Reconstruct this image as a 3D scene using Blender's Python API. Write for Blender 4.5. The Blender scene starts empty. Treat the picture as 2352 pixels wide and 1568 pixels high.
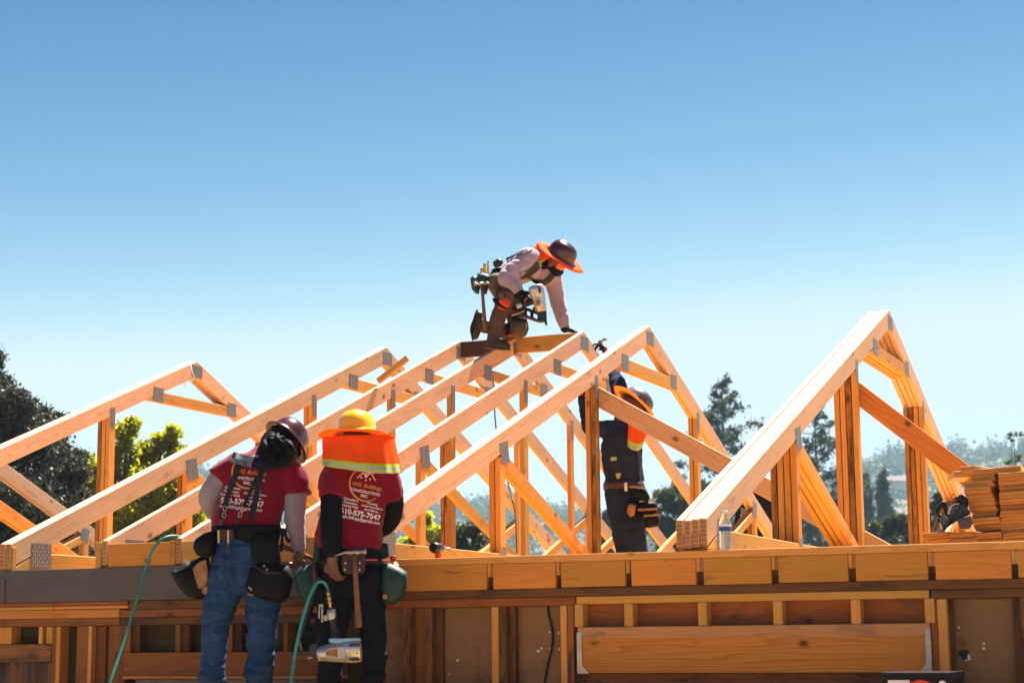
import bpy, bmesh, math, random
import numpy as np
from mathutils import Vector, Matrix, noise
from mathutils.bvhtree import BVHTree
random.seed(7); rng = np.random.default_rng(7)
C = bpy.context.scene.collection
R = math.radians
# ------------------------------------------------------------------ camera, sky, sun, exposure
HC = 2.3                       # eye height
F, PITCH, PSI, ROLL = 4128.035, 0.1640187, -0.4038048, 0.0095041
cd = bpy.data.cameras.new("camera"); cam = bpy.data.objects.new("camera", cd); C.objects.link(cam)
cd.sensor_width = 36; cd.lens = 36 * F / 2352; cd.clip_end = 6000
cam.rotation_mode = 'QUATERNION'
cam.location = (0, 0, HC)
cam.rotation_quaternion = (Matrix.Rotation(-PSI, 3, 'Z') @ Matrix.Rotation(R(90) + PITCH, 3, 'X') @ Matrix.Rotation(-ROLL, 3, 'Z')).to_quaternion()
cd.dof.use_dof = True; cd.dof.focus_distance = 11.6; cd.dof.aperture_fstop = 4.2
bpy.context.scene.camera = cam
SUN_EL, SUN_AZ = R(62), R(7)          # azimuth from +Y (behind the trusses) towards +X
w = bpy.data.worlds.new("World"); bpy.context.scene.world = w; w.use_nodes = True
nt = w.node_tree; bg = nt.nodes['Background']
sky = nt.nodes.new('ShaderNodeTexSky'); sky.sky_type = 'NISHITA'; sky.sun_disc = False
sky.sun_elevation = SUN_EL; sky.sun_rotation = SUN_AZ; sky.air_density = 1.0; sky.dust_density = 0.1; sky.ozone_density = 1.6; sky.altitude = 3000
# colour response of the sky: each channel's contrast is raised about the mid-sky value
sp = nt.nodes.new('ShaderNodeSeparateColor'); cb = nt.nodes.new('ShaderNodeCombineColor'); nt.links.new(sky.outputs[0], sp.inputs[0])
for i, (ref, g, t, mx) in enumerate(((2.5, 4.3, 3.0, 3.75), (4.03, 2.6, 4.05, 4.35), (6.74, 1.5, 4.55, 4.75))):
    d = nt.nodes.new('ShaderNodeMath'); d.operation = 'DIVIDE'; nt.links.new(sp.outputs[i], d.inputs[0]); d.inputs[1].default_value = ref
    pw = nt.nodes.new('ShaderNodeMath'); pw.operation = 'POWER'; nt.links.new(d.outputs[0], pw.inputs[0]); pw.inputs[1].default_value = g
    mu = nt.nodes.new('ShaderNodeMath'); mu.operation = 'MULTIPLY'; nt.links.new(pw.outputs[0], mu.inputs[0]); mu.inputs[1].default_value = t
    mn = nt.nodes.new('ShaderNodeMath'); mn.operation = 'SMOOTH_MIN'; mn.inputs[2].default_value = 1.2; nt.links.new(mu.outputs[0], mn.inputs[0]); mn.inputs[1].default_value = mx
    nt.links.new(mn.outputs[0], cb.inputs[i])
nt.links.new(cb.outputs[0], bg.inputs[0])
bg.inputs[1].default_value = 0.05
sl = bpy.data.lights.new("sun", 'SUN'); sl.energy = 5.0; sl.angle = R(0.5); sl.color = (1, .95, .87)
so = bpy.data.objects.new("sun", sl); C.objects.link(so)
sdir = Vector((math.sin(SUN_AZ) * math.cos(SUN_EL), math.cos(SUN_AZ) * math.cos(SUN_EL), math.sin(SUN_EL)))
so.rotation_euler = sdir.to_track_quat('Z', 'Y').to_euler(); so.location = (0, 0, 40)
vs = bpy.context.scene.view_settings; vs.view_transform = 'Standard'; vs.look = 'None'; vs.gamma = 1; vs.exposure = 2.0
# ------------------------------------------------------------------ measuring helpers
RF = Vector((math.sin(PSI), math.cos(PSI), 0)); RX = Vector((math.cos(PSI), -math.sin(PSI), 0)); UP = Vector((0, 0, 1))
def ray(px, py):
    u = (px - 1176) / F; v = (784 - py) / F
    c, s = math.cos(-ROLL), math.sin(-ROLL); u, v = u * c - v * s, u * s + v * c
    yr = math.cos(PITCH) - v * math.sin(PITCH); z = math.sin(PITCH) + v * math.cos(PITCH)
    return Vector((u * math.cos(PSI) + yr * math.sin(PSI), -u * math.sin(PSI) + yr * math.cos(PSI), z))
EYE = Vector((0, 0, HC))
def W(px, py, d): r = ray(px, py); return EYE + r * (d / r.dot(RF))          # point d metres ahead
def onY(px, py, Y): r = ray(px, py); return EYE + r * (Y / r.y)
def XY(px, Y, py=1300): return onY(px, py, Y).x
def ZY(px, py, Y): return onY(px, py, Y).z
def z2(X, Y): return 392 + .42497 * X, 901.6 + .42497 * Y
def p2(X, Y): return 439.04 + .17002 * X, 956.5 + .17002 * Y
def p3(X, Y): return 705.6 + .19 * X, 925.1 + .19 * Y
def q4(X, Y): return 642.9 + .22007 * X, 1223.0 + .22007 * Y     # worker with nail gun, close
def z4(X, Y): return 1019.2 + .22503 * X, 509.6 + .22503 * Y
def z5(X, Y): return 1293.6 + .37512 * X, 744.8 + .37512 * Y
def z7(X, Y): return 862.4 + .3 * X, 1176 + .3 * Y
def z8(X, Y): return 1489.6 + .36667 * X, 1176 + .36667 * Y
def z0(X, Y): return .25 * X, 1176 + .25 * Y
def p6(X, Y): return 2101.1 + .14996 * X, 1034.9 + .14996 * Y    # saw and stack
# ------------------------------------------------------------------ object helpers
def put(name, me, mat=None, parent=None):
    o = bpy.data.objects.new(name, me); C.objects.link(o)
    if mat is not None:
        for m in (mat if isinstance(mat, (list, tuple)) else [mat]): me.materials.append(m)
    if parent is not None: o.parent = parent; o.matrix_parent_inverse = Matrix.Translation(-parent.location) if False else Matrix()
    return o
def seat(o, base):
    """give a mesh built in world coordinates its own origin"""
    o.data.transform(Matrix.Translation(-Vector(base))); o.location = base
def adopt(o, root):
    """parent a world-built mesh to root (root has no rotation)"""
    off = Vector((0, 0, 0)); r = root
    while r is not None: off += r.location; r = r.parent
    o.data.transform(Matrix.Translation(-off)); o.parent = root; return o
def tag(o, label=None, cat=None, group=None, kind=None):
    if label: o['label'] = label
    if cat: o['category'] = cat
    if group: o['group'] = group
    if kind: o['kind'] = kind
    return o
def empty(name, loc, label, cat, group=None):
    o = bpy.data.objects.new(name, None); C.objects.link(o); o.location = loc; o.empty_display_size = .1
    return tag(o, label, cat, group)
def from_bm(bm, name, mat, parent=None, smooth=False):
    me = bpy.data.meshes.new(name); bm.to_mesh(me); bm.free()
    if smooth:
        for p in me.polygons: p.use_smooth = True
    o = bpy.data.objects.new(name, me); C.objects.link(o)
    for m in (mat if isinstance(mat, (list, tuple)) else [mat]): me.materials.append(m)
    if parent is not None: adopt(o, parent)
    return o
# ------------------------------------------------------------------ materials
def new_mat(name):
    m = bpy.data.materials.new(name); m.use_nodes = True
    n = m.node_tree.nodes; return m, n, m.node_tree.links, n['Principled BSDF']
def ramp(n, stops):
    r = n.new('ShaderNodeValToRGB'); e = r.color_ramp.elements
    while len(e) < len(stops): e.new(.5)
    for el, (p, c) in zip(e, stops): el.position = p; el.color = (*c, 1) if len(c) == 3 else c
    return r
def mix(n, l, fac, a, b, mode='MIX'):
    x = n.new('ShaderNodeMix'); x.data_type = 'RGBA'; x.blend_type = mode
    for s, v in ((0, fac), (6, a), (7, b)):
        if isinstance(v, (int, float)): x.inputs[s].default_value = v
        elif isinstance(v, tuple): x.inputs[s].default_value = (*v, 1)
        else: l.new(v, x.inputs[s])
    return x.outputs[2]
def noise_tex(n, l, vec, scale, detail=4, rough=.55, dist=0.0):
    t = n.new('ShaderNodeTexNoise'); t.inputs['Scale'].default_value = scale; t.inputs['Detail'].default_value = detail
    t.inputs['Roughness'].default_value = rough; t.inputs['Distortion'].default_value = dist
    if vec is not None: l.new(vec, t.inputs['Vector'])
    return t
def mapping(n, l, vec, sc, loc=(0, 0, 0)):
    m = n.new('ShaderNodeMapping'); m.inputs['Scale'].default_value = sc; m.inputs['Location'].default_value = loc; l.new(vec, m.inputs['Vector']); return m.outputs[0]
def wood(name, light, dark, knots=1.0, stain=0.0, stain_col=(.03, .02, .012), rough=.62, var=.2, gscale=1.0, ringk=.6):
    m, n, l, b = new_mat(name)
    uv = n.new('ShaderNodeTexCoord').outputs['UV']
    oi = n.new('ShaderNodeObjectInfo')
    # growth rings: stretched noise fed to a sine
    warp = noise_tex(n, l, mapping(n, l, uv, (.55, 7, 1)), 1.0 * gscale, 2, .5)
    sepv = n.new('ShaderNodeSeparateXYZ'); l.new(uv, sepv.inputs[0])
    ma = n.new('ShaderNodeMath'); ma.operation = 'MULTIPLY_ADD'; l.new(warp.outputs[0], ma.inputs[0]); ma.inputs[1].default_value = 16
    mv = n.new('ShaderNodeMath'); mv.operation = 'MULTIPLY'; l.new(sepv.outputs[1], mv.inputs[0]); mv.inputs[1].default_value = 42
    l.new(mv.outputs[0], ma.inputs[2])
    fr = n.new('ShaderNodeMath'); fr.operation = 'FRACT'; l.new(ma.outputs[0], fr.inputs[0])
    rings = ramp(n, [(0, (0, 0, 0)), (.55, (.22, .22, .22)), (.9, (1, 1, 1)), (1, (0, 0, 0))]); l.new(fr.outputs[0], rings.inputs[0])
    fine = noise_tex(n, l, mapping(n, l, uv, (3, 170, 1)), 1, 3, .7)
    rm = n.new('ShaderNodeMath'); rm.operation = 'MULTIPLY'; l.new(rings.outputs[0], rm.inputs[0]); rm.inputs[1].default_value = ringk
    col = mix(n, l, rm.outputs[0], light, dark)
    col = mix(n, l, .35, col, mix(n, l, fine.outputs[0], (.55, .5, .45), (1.25, 1.2, 1.15)), 'MULTIPLY')
    big = noise_tex(n, l, mapping(n, l, uv, (1.3, 5, 1)), 1, 3, .6)
    col = mix(n, l, .5, col, mix(n, l, big.outputs[0], (.62, .55, .48), (1.3, 1.3, 1.3)), 'MULTIPLY')
    # knots
    vo = n.new('ShaderNodeTexVoronoi'); l.new(mapping(n, l, uv, (5.2, 8.0, 1)), vo.inputs['Vector']); vo.inputs['Scale'].default_value = 1
    kr = ramp(n, [(0, (1, 1, 1)), (.10, (.9, .9, .9)), (.15, (.30, .30, .30)), (.24, (0, 0, 0))]); l.new(vo.outputs['Distance'], kr.inputs[0])
    gate = n.new('ShaderNodeMath'); gate.operation = 'GREATER_THAN'; gate.inputs[1].default_value = 1 - .36 * knots
    sc = n.new('ShaderNodeSeparateColor'); l.new(vo.outputs['Color'], sc.inputs[0]); l.new(sc.outputs[0], gate.inputs[0])
    kf = n.new('ShaderNodeMath'); kf.operation = 'MULTIPLY'; l.new(kr.outputs[0], kf.inputs[0]); l.new(gate.outputs[0], kf.inputs[1])
    col = mix(n, l, kf.outputs[0], col, tuple(c * .35 for c in dark))
    if stain > 0:
        sn = noise_tex(n, l, mapping(n, l, uv, (2.2, 9, 1)), 1.2, 6, .7, .6)
        sr = ramp(n, [(.62 - .25 * stain, (0, 0, 0)), (.80 - .2 * stain, (1, 1, 1))]); l.new(sn.outputs[0], sr.inputs[0])
        col = mix(n, l, sr.outputs[0], col, stain_col)
    h = n.new('ShaderNodeHueSaturation'); l.new(col, h.inputs['Color'])
    mr = n.new('ShaderNodeMapRange'); l.new(oi.outputs['Random'], mr.inputs[0]); mr.inputs[3].default_value = 1 - var; mr.inputs[4].default_value = 1 + var * .6; l.new(mr.outputs[0], h.inputs['Value'])
    mh = n.new('ShaderNodeMapRange'); l.new(oi.outputs['Random'], mh.inputs[0]); mh.inputs[3].default_value = .511; mh.inputs[4].default_value = .492; l.new(mh.outputs[0], h.inputs['Hue'])
    l.new(h.outputs[0], b.inputs['Base Color']); b.inputs['Roughness'].default_value = rough; b.inputs['Specular IOR Level'].default_value = .25
    bp = n.new('ShaderNodeBump'); bp.inputs['Strength'].default_value = .18; bp.inputs['Distance'].default_value = .004
    l.new(fine.outputs[0], bp.inputs['Height']); l.new(bp.outputs[0], b.inputs['Normal'])
    return m
def endgrain(name, light, dark):
    m, n, l, b = new_mat(name)
    uv = n.new('ShaderNodeTexCoord').outputs['UV']
    wv = n.new('ShaderNodeTexWave'); wv.wave_type = 'RINGS'; wv.inputs['Scale'].default_value = 14; wv.inputs['Distortion'].default_value = 2.5; wv.inputs['Detail'].default_value = 2
    l.new(mapping(n, l, uv, (1, 1, 1), (.06, -.12, 0)), wv.inputs['Vector'])
    col = mix(n, l, wv.outputs['Fac'], light, dark)
    t = noise_tex(n, l, uv, 9, 4, .6); col = mix(n, l, .6, col, mix(n, l, t.outputs[0], (.5, .42, .36), (1.35, 1.35, 1.35)), 'MULTIPLY')
    l.new(col, b.inputs['Base Color']); b.inputs['Roughness'].default_value = .75; b.inputs['Specular IOR Level'].default_value = .2
    return m
def simple(name, col, rough=.6, metal=0.0, var=.25, nscale=8, bump=0.0, bscale=60, spec=.4, coat=0.0, dirt=None, sheen=0.0):
    m, n, l, b = new_mat(name)
    oc = n.new('ShaderNodeTexCoord').outputs['Object']
    t = noise_tex(n, l, oc, nscale, 5, .6)
    r = n.new('ShaderNodeMapRange'); l.new(t.outputs[0], r.inputs[0]); r.inputs[1].default_value = .3; r.inputs[2].default_value = .7
    a = tuple(c * (1 - var) for c in col); c2 = tuple(min(1, c * (1 + var)) for c in col)
    c = mix(n, l, r.outputs[0], a, c2)
    if dirt:
        t2 = noise_tex(n, l, oc, nscale * 2.3, 6, .7, .4)
        rr = ramp(n, [(.52, (0, 0, 0)), (.68, (1, 1, 1))]); l.new(t2.outputs[0], rr.inputs[0]); c = mix(n, l, rr.outputs[0], c, dirt)
    l.new(c, b.inputs['Base Color'])
    b.inputs['Roughness'].default_value = rough; b.inputs['Metallic'].default_value = metal; b.inputs['Specular IOR Level'].default_value = spec
    b.inputs['Coat Weight'].default_value = coat; b.inputs['Sheen Weight'].default_value = sheen
    if bump > 0:
        tb = noise_tex(n, l, oc, bscale, 4, .6); bp = n.new('ShaderNodeBump'); bp.inputs['Strength'].default_value = bump; bp.inputs['Distance'].default_value = .01
        l.new(tb.outputs[0], bp.inputs['Height']); l.new(bp.outputs[0], b.inputs['Normal'])
    return m
def translucent(name, col, tcol, fac=.5, var=.2, nscale=5, holes=0):
    m, n, l, b = new_mat(name)
    out = n['Material Output']
    oc = n.new('ShaderNodeTexCoord').outputs['Object']
    t = noise_tex(n, l, oc, nscale, 4, .6)
    c = mix(n, l, t.outputs[0], tuple(x * (1 - var) for x in col), tuple(min(1, x * (1 + var)) for x in col))
    l.new(c, b.inputs['Base Color']); b.inputs['Roughness'].default_value = .7; b.inputs['Specular IOR Level'].default_value = .2
    tr = n.new('ShaderNodeBsdfTranslucent'); c2 = mix(n, l, t.outputs[0], tuple(x * (1 - var) for x in tcol), tuple(min(1, x * (1 + var)) for x in tcol)); l.new(c2, tr.inputs[0])
    ms = n.new('ShaderNodeMixShader'); ms.inputs[0].default_value = fac
    l.new(b.outputs[0], ms.inputs[1]); l.new(tr.outputs[0], ms.inputs[2]); l.new(ms.outputs[0], out.inputs[0])
    return m
def plate_mat():
    m, n, l, b = new_mat("galvanised_plate")
    uv = n.new('ShaderNodeTexCoord').outputs['UV']
    br = n.new('ShaderNodeTexBrick'); l.new(uv, br.inputs['Vector']); br.inputs['Scale'].default_value = 1; br.offset = .5
    br.inputs['Brick Width'].default_value = .045; br.inputs['Row Height'].default_value = .021; br.inputs['Mortar Size'].default_value = .006; br.inputs['Mortar Smooth'].default_value = .2
    br.inputs['Color1'].default_value = (.05, .048, .046, 1); br.inputs['Color2'].default_value = (.10, .095, .09, 1); br.inputs['Mortar'].default_value = (.24, .235, .235, 1)
    l.new(br.outputs[0], b.inputs['Base Color']); b.inputs['Metallic'].default_value = .35; b.inputs['Roughness'].default_value = .48
    return m
M = {}
M['fir'] = wood("fresh_fir", (.69, .36, .085), (.52, .23, .038), 1.15, .05, (.16, .07, .03))
M['fir_pink'] = wood("pinkish_fir", (.70, .455, .285), (.52, .28, .14), 1.2, .05, (.20, .09, .05))
M['fir2'] = wood('yellow_fir', (.60, .30, .06), (.44, .18, .03), 1.3, .12, (.16, .07, .02)); M['waney'] = wood('dark_edged_fir', (.46, .20, .04), (.30, .11, .02), 1.2, .75, (.03, .016, .01))
M['fir_end'] = endgrain("fir_end_grain", (.52, .27, .11), (.34, .14, .05))
M['header'] = wood("red_fir_header", (.62, .245, .042), (.36, .105, .014), .8, gscale=.8)
M['block'] = wood("blocking_fir", (.64, .275, .040), (.48, .175, .022), .7, .12, (.10, .04, .02))
M['pale'] = wood("pale_fir", (.64, .335, .075), (.50, .235, .048), .6)
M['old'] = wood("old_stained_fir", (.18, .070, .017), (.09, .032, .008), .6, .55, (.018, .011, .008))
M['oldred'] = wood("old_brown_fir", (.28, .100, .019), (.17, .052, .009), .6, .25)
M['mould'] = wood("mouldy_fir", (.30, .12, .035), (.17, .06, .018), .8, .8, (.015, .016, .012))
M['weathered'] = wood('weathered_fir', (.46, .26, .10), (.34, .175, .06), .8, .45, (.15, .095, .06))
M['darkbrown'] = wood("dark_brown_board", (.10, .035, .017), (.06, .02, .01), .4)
M['plate'] = plate_mat()
M['drywall'] = simple("tan_wallboard", (.25, .148, .072), .85, var=.14, nscale=2.5, bump=.12, bscale=30, spec=.15, dirt=(.16, .095, .042))
M['wallboard_shade'] = simple('shade_darkened_wallboard', (.060, .040, .016), .85, var=.25, nscale=3, spec=.1)  # wallboard colour darkened to paint in the shade of the recessed left bays
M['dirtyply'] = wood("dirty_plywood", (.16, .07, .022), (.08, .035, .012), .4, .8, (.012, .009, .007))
M['greybeam'] = simple("grey_paint", (.105, .092, .088), .7, var=.10, nscale=3, bump=.05, dirt=(.085, .074, .07), spec=.25)
M['steel'] = simple("galvanised_steel", (.36, .34, .30), .42, .8, .25, 20)
M['white_paint'] = simple("white_marks", (.7, .68, .62), .8)
M['skin'] = simple("tan_skin", (.16, .066, .040), .55, var=.15, nscale=25, spec=.35)
M['hair'] = simple("black_hair", (.003, .0026, .003), .55, var=.5, nscale=60, bump=.6, bscale=220, spec=.12)
M['red_cotton'] = simple("dark_red_cotton", (.185, .0022, .016), .85, var=.16, nscale=9, bump=.12, bscale=180, spec=.1, sheen=.15)
M['grey_cotton'] = simple("grey_cotton", (.29, .235, .27), .9, var=.12, nscale=40, bump=.1, bscale=160, spec=.1, sheen=.2)
M['lilac_cotton'] = simple("pale_grey_cotton", (.36, .28, .36), .9, var=.12, nscale=20, bump=.15, bscale=90, spec=.1, sheen=.2)
M['black_knit'] = simple("black_knit", (.0045, .0045, .006), .85, var=.3, spec=.15)
M['charcoal'] = simple("charcoal_cotton", (.017, .024, .050), .95, var=.3, nscale=12, bump=.2, bscale=70, spec=.08)
M['navy'] = simple("navy_cotton", (.006, .008, .018), .9, var=.2, spec=.15)
M['denim'] = simple("faded_denim", (.016, .046, .125), .85, var=.4, nscale=6, bump=.3, bscale=140, spec=.12, dirt=(.036, .085, .20))
M['black_denim'] = simple("black_denim", (.0042, .0045, .009), .85, var=.3, nscale=9, bump=.2, bscale=120, spec=.15)
M['brown_canvas'] = simple("brown_work_canvas", (.075, .045, .033), .9, var=.25, nscale=9, bump=.25, bscale=90, spec=.12)
M['leather_black'] = simple("black_leather", (.0025, .002, .0022), .6, var=.4, nscale=14, bump=.35, bscale=60, spec=.16)
M['leather_brown'] = simple("brown_leather", (.045, .014, .010), .5, var=.4, nscale=18, bump=.2, bscale=60)
M['leather_tan'] = simple("tan_leather", (.34, .16, .05), .7, var=.4, nscale=25, dirt=(.12, .07, .04))
M['leather_olive'] = simple("worn_brown_suede", (.11, .075, .05), .85, var=.3, nscale=14)
M['green_nylon'] = simple("dark_green_nylon", (.005, .034, .028), .6, var=.25, nscale=14, bump=.2, bscale=90)
M['webbing'] = simple("navy_webbing", (.006, .008, .017), .7, var=.2, bump=.3, bscale=200)
M['hat_maroon'] = simple("maroon_hat_shell", (.060, .009, .008), .24, var=.25, nscale=14, spec=.5, coat=.35, dirt=(.085, .03, .028))
M['hat_yellow'] = simple("yellow_hat_shell", (.90, .50, .012), .22, var=.06, nscale=4, spec=.5, coat=.5)
M['hat_grey'] = simple("weathered_grey_hat_shell", (.075, .064, .072), .35, var=.4, nscale=14, spec=.5, coat=.2, dirt=(.25, .22, .22))
M['hi_orange'] = translucent("orange_hi_vis_cloth", (.95, .19, .004), (1, .23, .004), .62, .06)
M['hi_yelloworange'] = translucent("amber_hi_vis_cloth", (.95, .36, .05), (1, .40, .05), .5, .06)
M['hi_lime'] = translucent("lime_hi_vis_band", (.50, .75, .03), (.5, .75, .02), .35, .1)
M['reflective'] = simple("silver_reflective_band", (.42, .38, .40), .4, .3, .12)
M['black_rubber'] = simple("black_rubber", (.005, .005, .006), .55, var=.2)
M['black_plastic'] = simple("black_plastic", (.0065, .0065, .0075), .38, var=.2, spec=.5)
M['silver'] = simple("scuffed_silver_casting", (.55, .53, .50), .34, .65, .25, 22, dirt=(.22, .21, .2))
M['teal_paint_sky'] = simple("pale_blue_paint_and_sky", (.22, .42, .56), .3, .3, .2, 12, coat=.3)  # blue paint on the caps; also stands in for reflected sky
M['brass'] = simple("brass_fitting", (.55, .36, .13), .3, .9, .2, 30)
M['hose'] = simple("teal_hose", (.03, .26, .21), .35, var=.12, spec=.5)
M['hammer_wood'] = simple("hickory_handle", (.17, .068, .026), .45, var=.3, nscale=20)
M['red_plastic'] = simple("red_plastic", (.60, .03, .018), .4, var=.1)
M['yellow_plastic'] = simple("yellow_plastic", (.80, .52, .03), .4, var=.1)
M['boot'] = simple("brown_leather_boot", (.045, .024, .016), .6, var=.35, nscale=16, bump=.2)
M['sole'] = simple("black_boot_sole", (.012, .011, .013), .7)
M['print_white'] = simple("white_print", (.74, .70, .72), .7, var=.06)
M['print_gold'] = simple("gold_print", (.60, .33, .02), .6, var=.08)
M['knee_red'] = simple("red_knee_patch", (.62, .05, .02), .7, var=.2)
M['lens'] = simple("orange_goggle_lens", (.65, .13, .03), .1, .2, .3, 30, coat=.8)
M['glass_dark'] = simple("dark_window_glass", (.008, .007, .007), .08, var=.2, spec=.6)
M['alu'] = simple("bronze_window_frame", (.13, .10, .075), .45, .4)
# ------------------------------------------------------------------ boards
def uv_board(bm, dirv, endmat=1):
    uvl = bm.loops.layers.uv.verify(); d = Vector(dirv).normalized()
    ou, ov = random.uniform(0, 50), random.uniform(0, 50)
    ref = Vector((0, 0, 1)) if abs(d.z) < .8 else Vector((1, 0, 0))
    e1 = d.cross(ref).normalized(); e2 = d.cross(e1).normalized()
    for f in bm.faces:
        n = f.normal
        if abs(n.dot(d)) > .75:
            f.material_index = endmat
            for lp in f.loops: co = lp.vert.co; lp[uvl].uv = (co.dot(e1) + ou, co.dot(e2) + ov)
        else:
            v = n.cross(d).normalized(); k = round(n.dot(e1)) * 1.7 + round(n.dot(e2)) * 3.1
            for lp in f.loops: co = lp.vert.co; lp[uvl].uv = (co.dot(d) + ou, co.dot(v) + ov + k)
def prism(name, poly, ext, dirv, mat, parent=None, bevel=.0025, endm=None):
    """extrude a polygon (3-D points) along ext; grain along dirv"""
    bm = bmesh.new(); ext = Vector(ext)
    a = [bm.verts.new(Vector(p)) for p in poly]; b = [bm.verts.new(Vector(p) + ext) for p in poly]
    n = len(a); bm.faces.new(a); bm.faces.new(b[::-1])
    for i in range(n): bm.faces.new((a[i], b[i], b[(i + 1) % n], a[(i + 1) % n]))
    bmesh.ops.recalc_face_normals(bm, faces=bm.faces)
    if bevel > 0: bmesh.ops.bevel(bm, geom=bm.edges[:], offset=bevel, segments=1, affect='EDGES', clamp_overlap=True)
    bm.normal_update(); uv_board(bm, dirv)
    return from_bm(bm, name, [mat, endm or M['fir_end']], parent)
def box(name, lo, hi, mat, parent=None, axis=0, bevel=.0025, endm=None):
    x0, y0, z0_ = lo; x1, y1, z1 = hi
    d = [(1, 0, 0), (0, 1, 0), (0, 0, 1)][axis]
    return prism(name, [(x0, y0, z0_), (x1, y0, z0_), (x1, y0, z1), (x0, y0, z1)], (0, y1 - y0, 0), d, mat, parent, bevel, endm or mat)
def beam(name, p0, p1, side, w_, h_, mat, parent=None, bevel=.0025):
    """board from p0 to p1, w_ along side, h_ along the third axis, centred"""
    p0, p1 = Vector(p0), Vector(p1); d = (p1 - p0).normalized(); s = Vector(side); s = (s - d * s.dot(d)).normalized(); u = s.cross(d).normalized()
    q = [p0 + s * (w_ * i) / 2 + u * (h_ * j) / 2 for i, j in ((-1, -1), (1, -1), (1, 1), (-1, 1))]
    return prism(name, q, p1 - p0, d, mat, parent, bevel)
# ------------------------------------------------------------------ ground
D = 9.1; S = 5.135; RISE = 1.989; Z0 = 2.913; SL = RISE / S; CV = .150
bm = bmesh.new()
def gz(x, y): return 0.0
bmesh.ops.create_grid(bm, x_segments=60, y_segments=60, size=2500)
ground = from_bm(bm, "ground", simple("dry_earth", (.25, .175, .10), .95, var=.3, nscale=.3, spec=.1)); tag(ground, "bare dry earth round the building site", kind='structure')
# ------------------------------------------------------------------ trusses
def truss(X, plies, label, tw=(0, 0, 0), pink=True, mats=None):
    """tw: sideways drift of the ridge, lift of the ridge, lift of the heel"""
    root = empty("roof_truss", (X, D, Z0 - CV), label, "roof truss", "timber roof trusses standing along the wall")
    dxa, dza, dzh = tw
    def ptw(t, z, x):   # plumb error: drift with height
        k = max(0, (z - Z0 + CV) / (RISE + CV)); return (x + dxa * k, D + t, z + dza * k + dzh * (1 - k))
    und = lambda t: Z0 - CV + SL * (t if t <= S else 2 * S - t)
    top = lambda t: und(t) + CV
    zb0, zb1 = 2.752, 2.866
    tb = (zb1 - Z0 + CV) / SL
    mem = [("top_chord", [(0, und(0)), (0, top(0)), (S, top(S)), (S, und(S))], (S, RISE)),
           ("top_chord", [(2 * S, und(0)), (2 * S, top(0)), (S, top(S)), (S, und(S))], (-S, RISE)),
           ("bottom_chord", [(.004, zb0), (2 * S - .004, zb0), (2 * S - tb, zb1), (tb, zb1)], (1, 0)),
           ("collar_tie", [(4.356, 4.452), (2 * S - 4.356, 4.452), (2 * S - 4.583, 4.54), (4.583, 4.54)], (1, 0))]
    for mir in (0, 1):
        g = (lambda t: t) if not mir else (lambda t: 2 * S - t)
        for (t0, t1) in ((1.943, 2.032), (3.785, 3.872)):
            mem.append(("web_post", [(g(t0), zb1), (g(t1), zb1), (g(t1), und(t1)), (g(t0), und(t0))], (0, 1)))
        mem.append(("diagonal_web", [(g(2.034), 3.549), (g(3.783), 2.885), (g(3.783), zb1), (g(3.66), zb1), (g(2.034), 3.452)], (g(3.7) - g(2.03), -.66)))
    for p in range(plies):
        x1 = X - p * .0440; x0 = x1 - .038
        for nm, poly, dv in mem:
            o = random.uniform(-.007, .007) if plies > 1 else 0
            mt = M['fir_pink'] if (nm == "top_chord") else M['fir']
            if nm == 'web_post' and plies > 1 and random.random() < .33: mt = M['waney']
            elif nm != 'top_chord' and random.random() < .3: mt = M['fir2']
            prism(nm, [ptw(t, z + o, x0) for t, z in poly], (.038, 0, 0), (0, dv[0], dv[1]), mt, root, .004)
    # toothed connector plates on the right face
    pl = [(S - .075, S + .10, top(S) - .165, top(S) - .048), (4.43, 4.585, 4.44, 4.57), (2 * S - 4.585, 2 * S - 4.43, 4.44, 4.57),
          (3.80, 3.868, 4.13, 4.31), (2 * S - 3.868, 2 * S - 3.80, 4.13, 4.31), (.20, .40, 2.775, 2.93), (2 * S - .40, 2 * S - .2, 2.775, 2.93),
          (1.95, 2.026, 2.79, 2.91), (3.79, 3.866, 2.79, 2.90)]
    rot = [(2.02, 3.545, SL), (2 * S - 2.02, 3.545, -SL)]
    def plate(quad):
        q = [Vector(ptw(t, z, X + .0004)) for t, z in quad]
        bm = bmesh.new(); a = [bm.verts.new(v) for v in q]; b = [bm.verts.new(v + Vector((.0016, 0, 0))) for v in q]
        bm.faces.new(b); 
        for i in range(4): bm.faces.new((a[i], a[(i + 1) % 4], b[(i + 1) % 4], b[i]))
        bmesh.ops.recalc_face_normals(bm, faces=bm.faces)
        uvl = bm.loops.layers.uv.verify()
        for f in bm.faces:
            for lp in f.loops: lp[uvl].uv = (lp.vert.co.z, lp.vert.co.y)
        from_bm(bm, "connector_plate", M['plate'], root)
    for t0, t1, a, b in pl:
        j = random.uniform(-.012, .012); plate([(t0 + j, a), (t1 + j, a), (t1 + j, b), (t0 + j, b)])
    for t, z, sl in rot:
        d = Vector((1, sl * .6)).normalized(); nn = Vector((-d.y, d.x)); c = Vector((t, z))
        plate([c - d * .07 - nn * .075, c + d * .07 - nn * .075, c + d * .07 + nn * .075, c - d * .07 + nn * .075])
    return root
TX = [-9.312, -7.292, -6.571, -6.041, -5.411, -4.815, -2.787]
truss(TX[0], 3, "three-layer truss nearest the dark evergreen, at the left edge", (0, .015, 0))
truss(-12.84, 3, "three-layer truss with its far slope showing behind the evergreen-side truss, at the lower left")
truss(TX[1], 2, "double truss whose chord rises from the left end of the grey beam", (-.02, 0, 0))
truss(TX[2], 1, "single truss whose peak holds the far end of the dark brown ridge block", (-.01, 0, 0))
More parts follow.
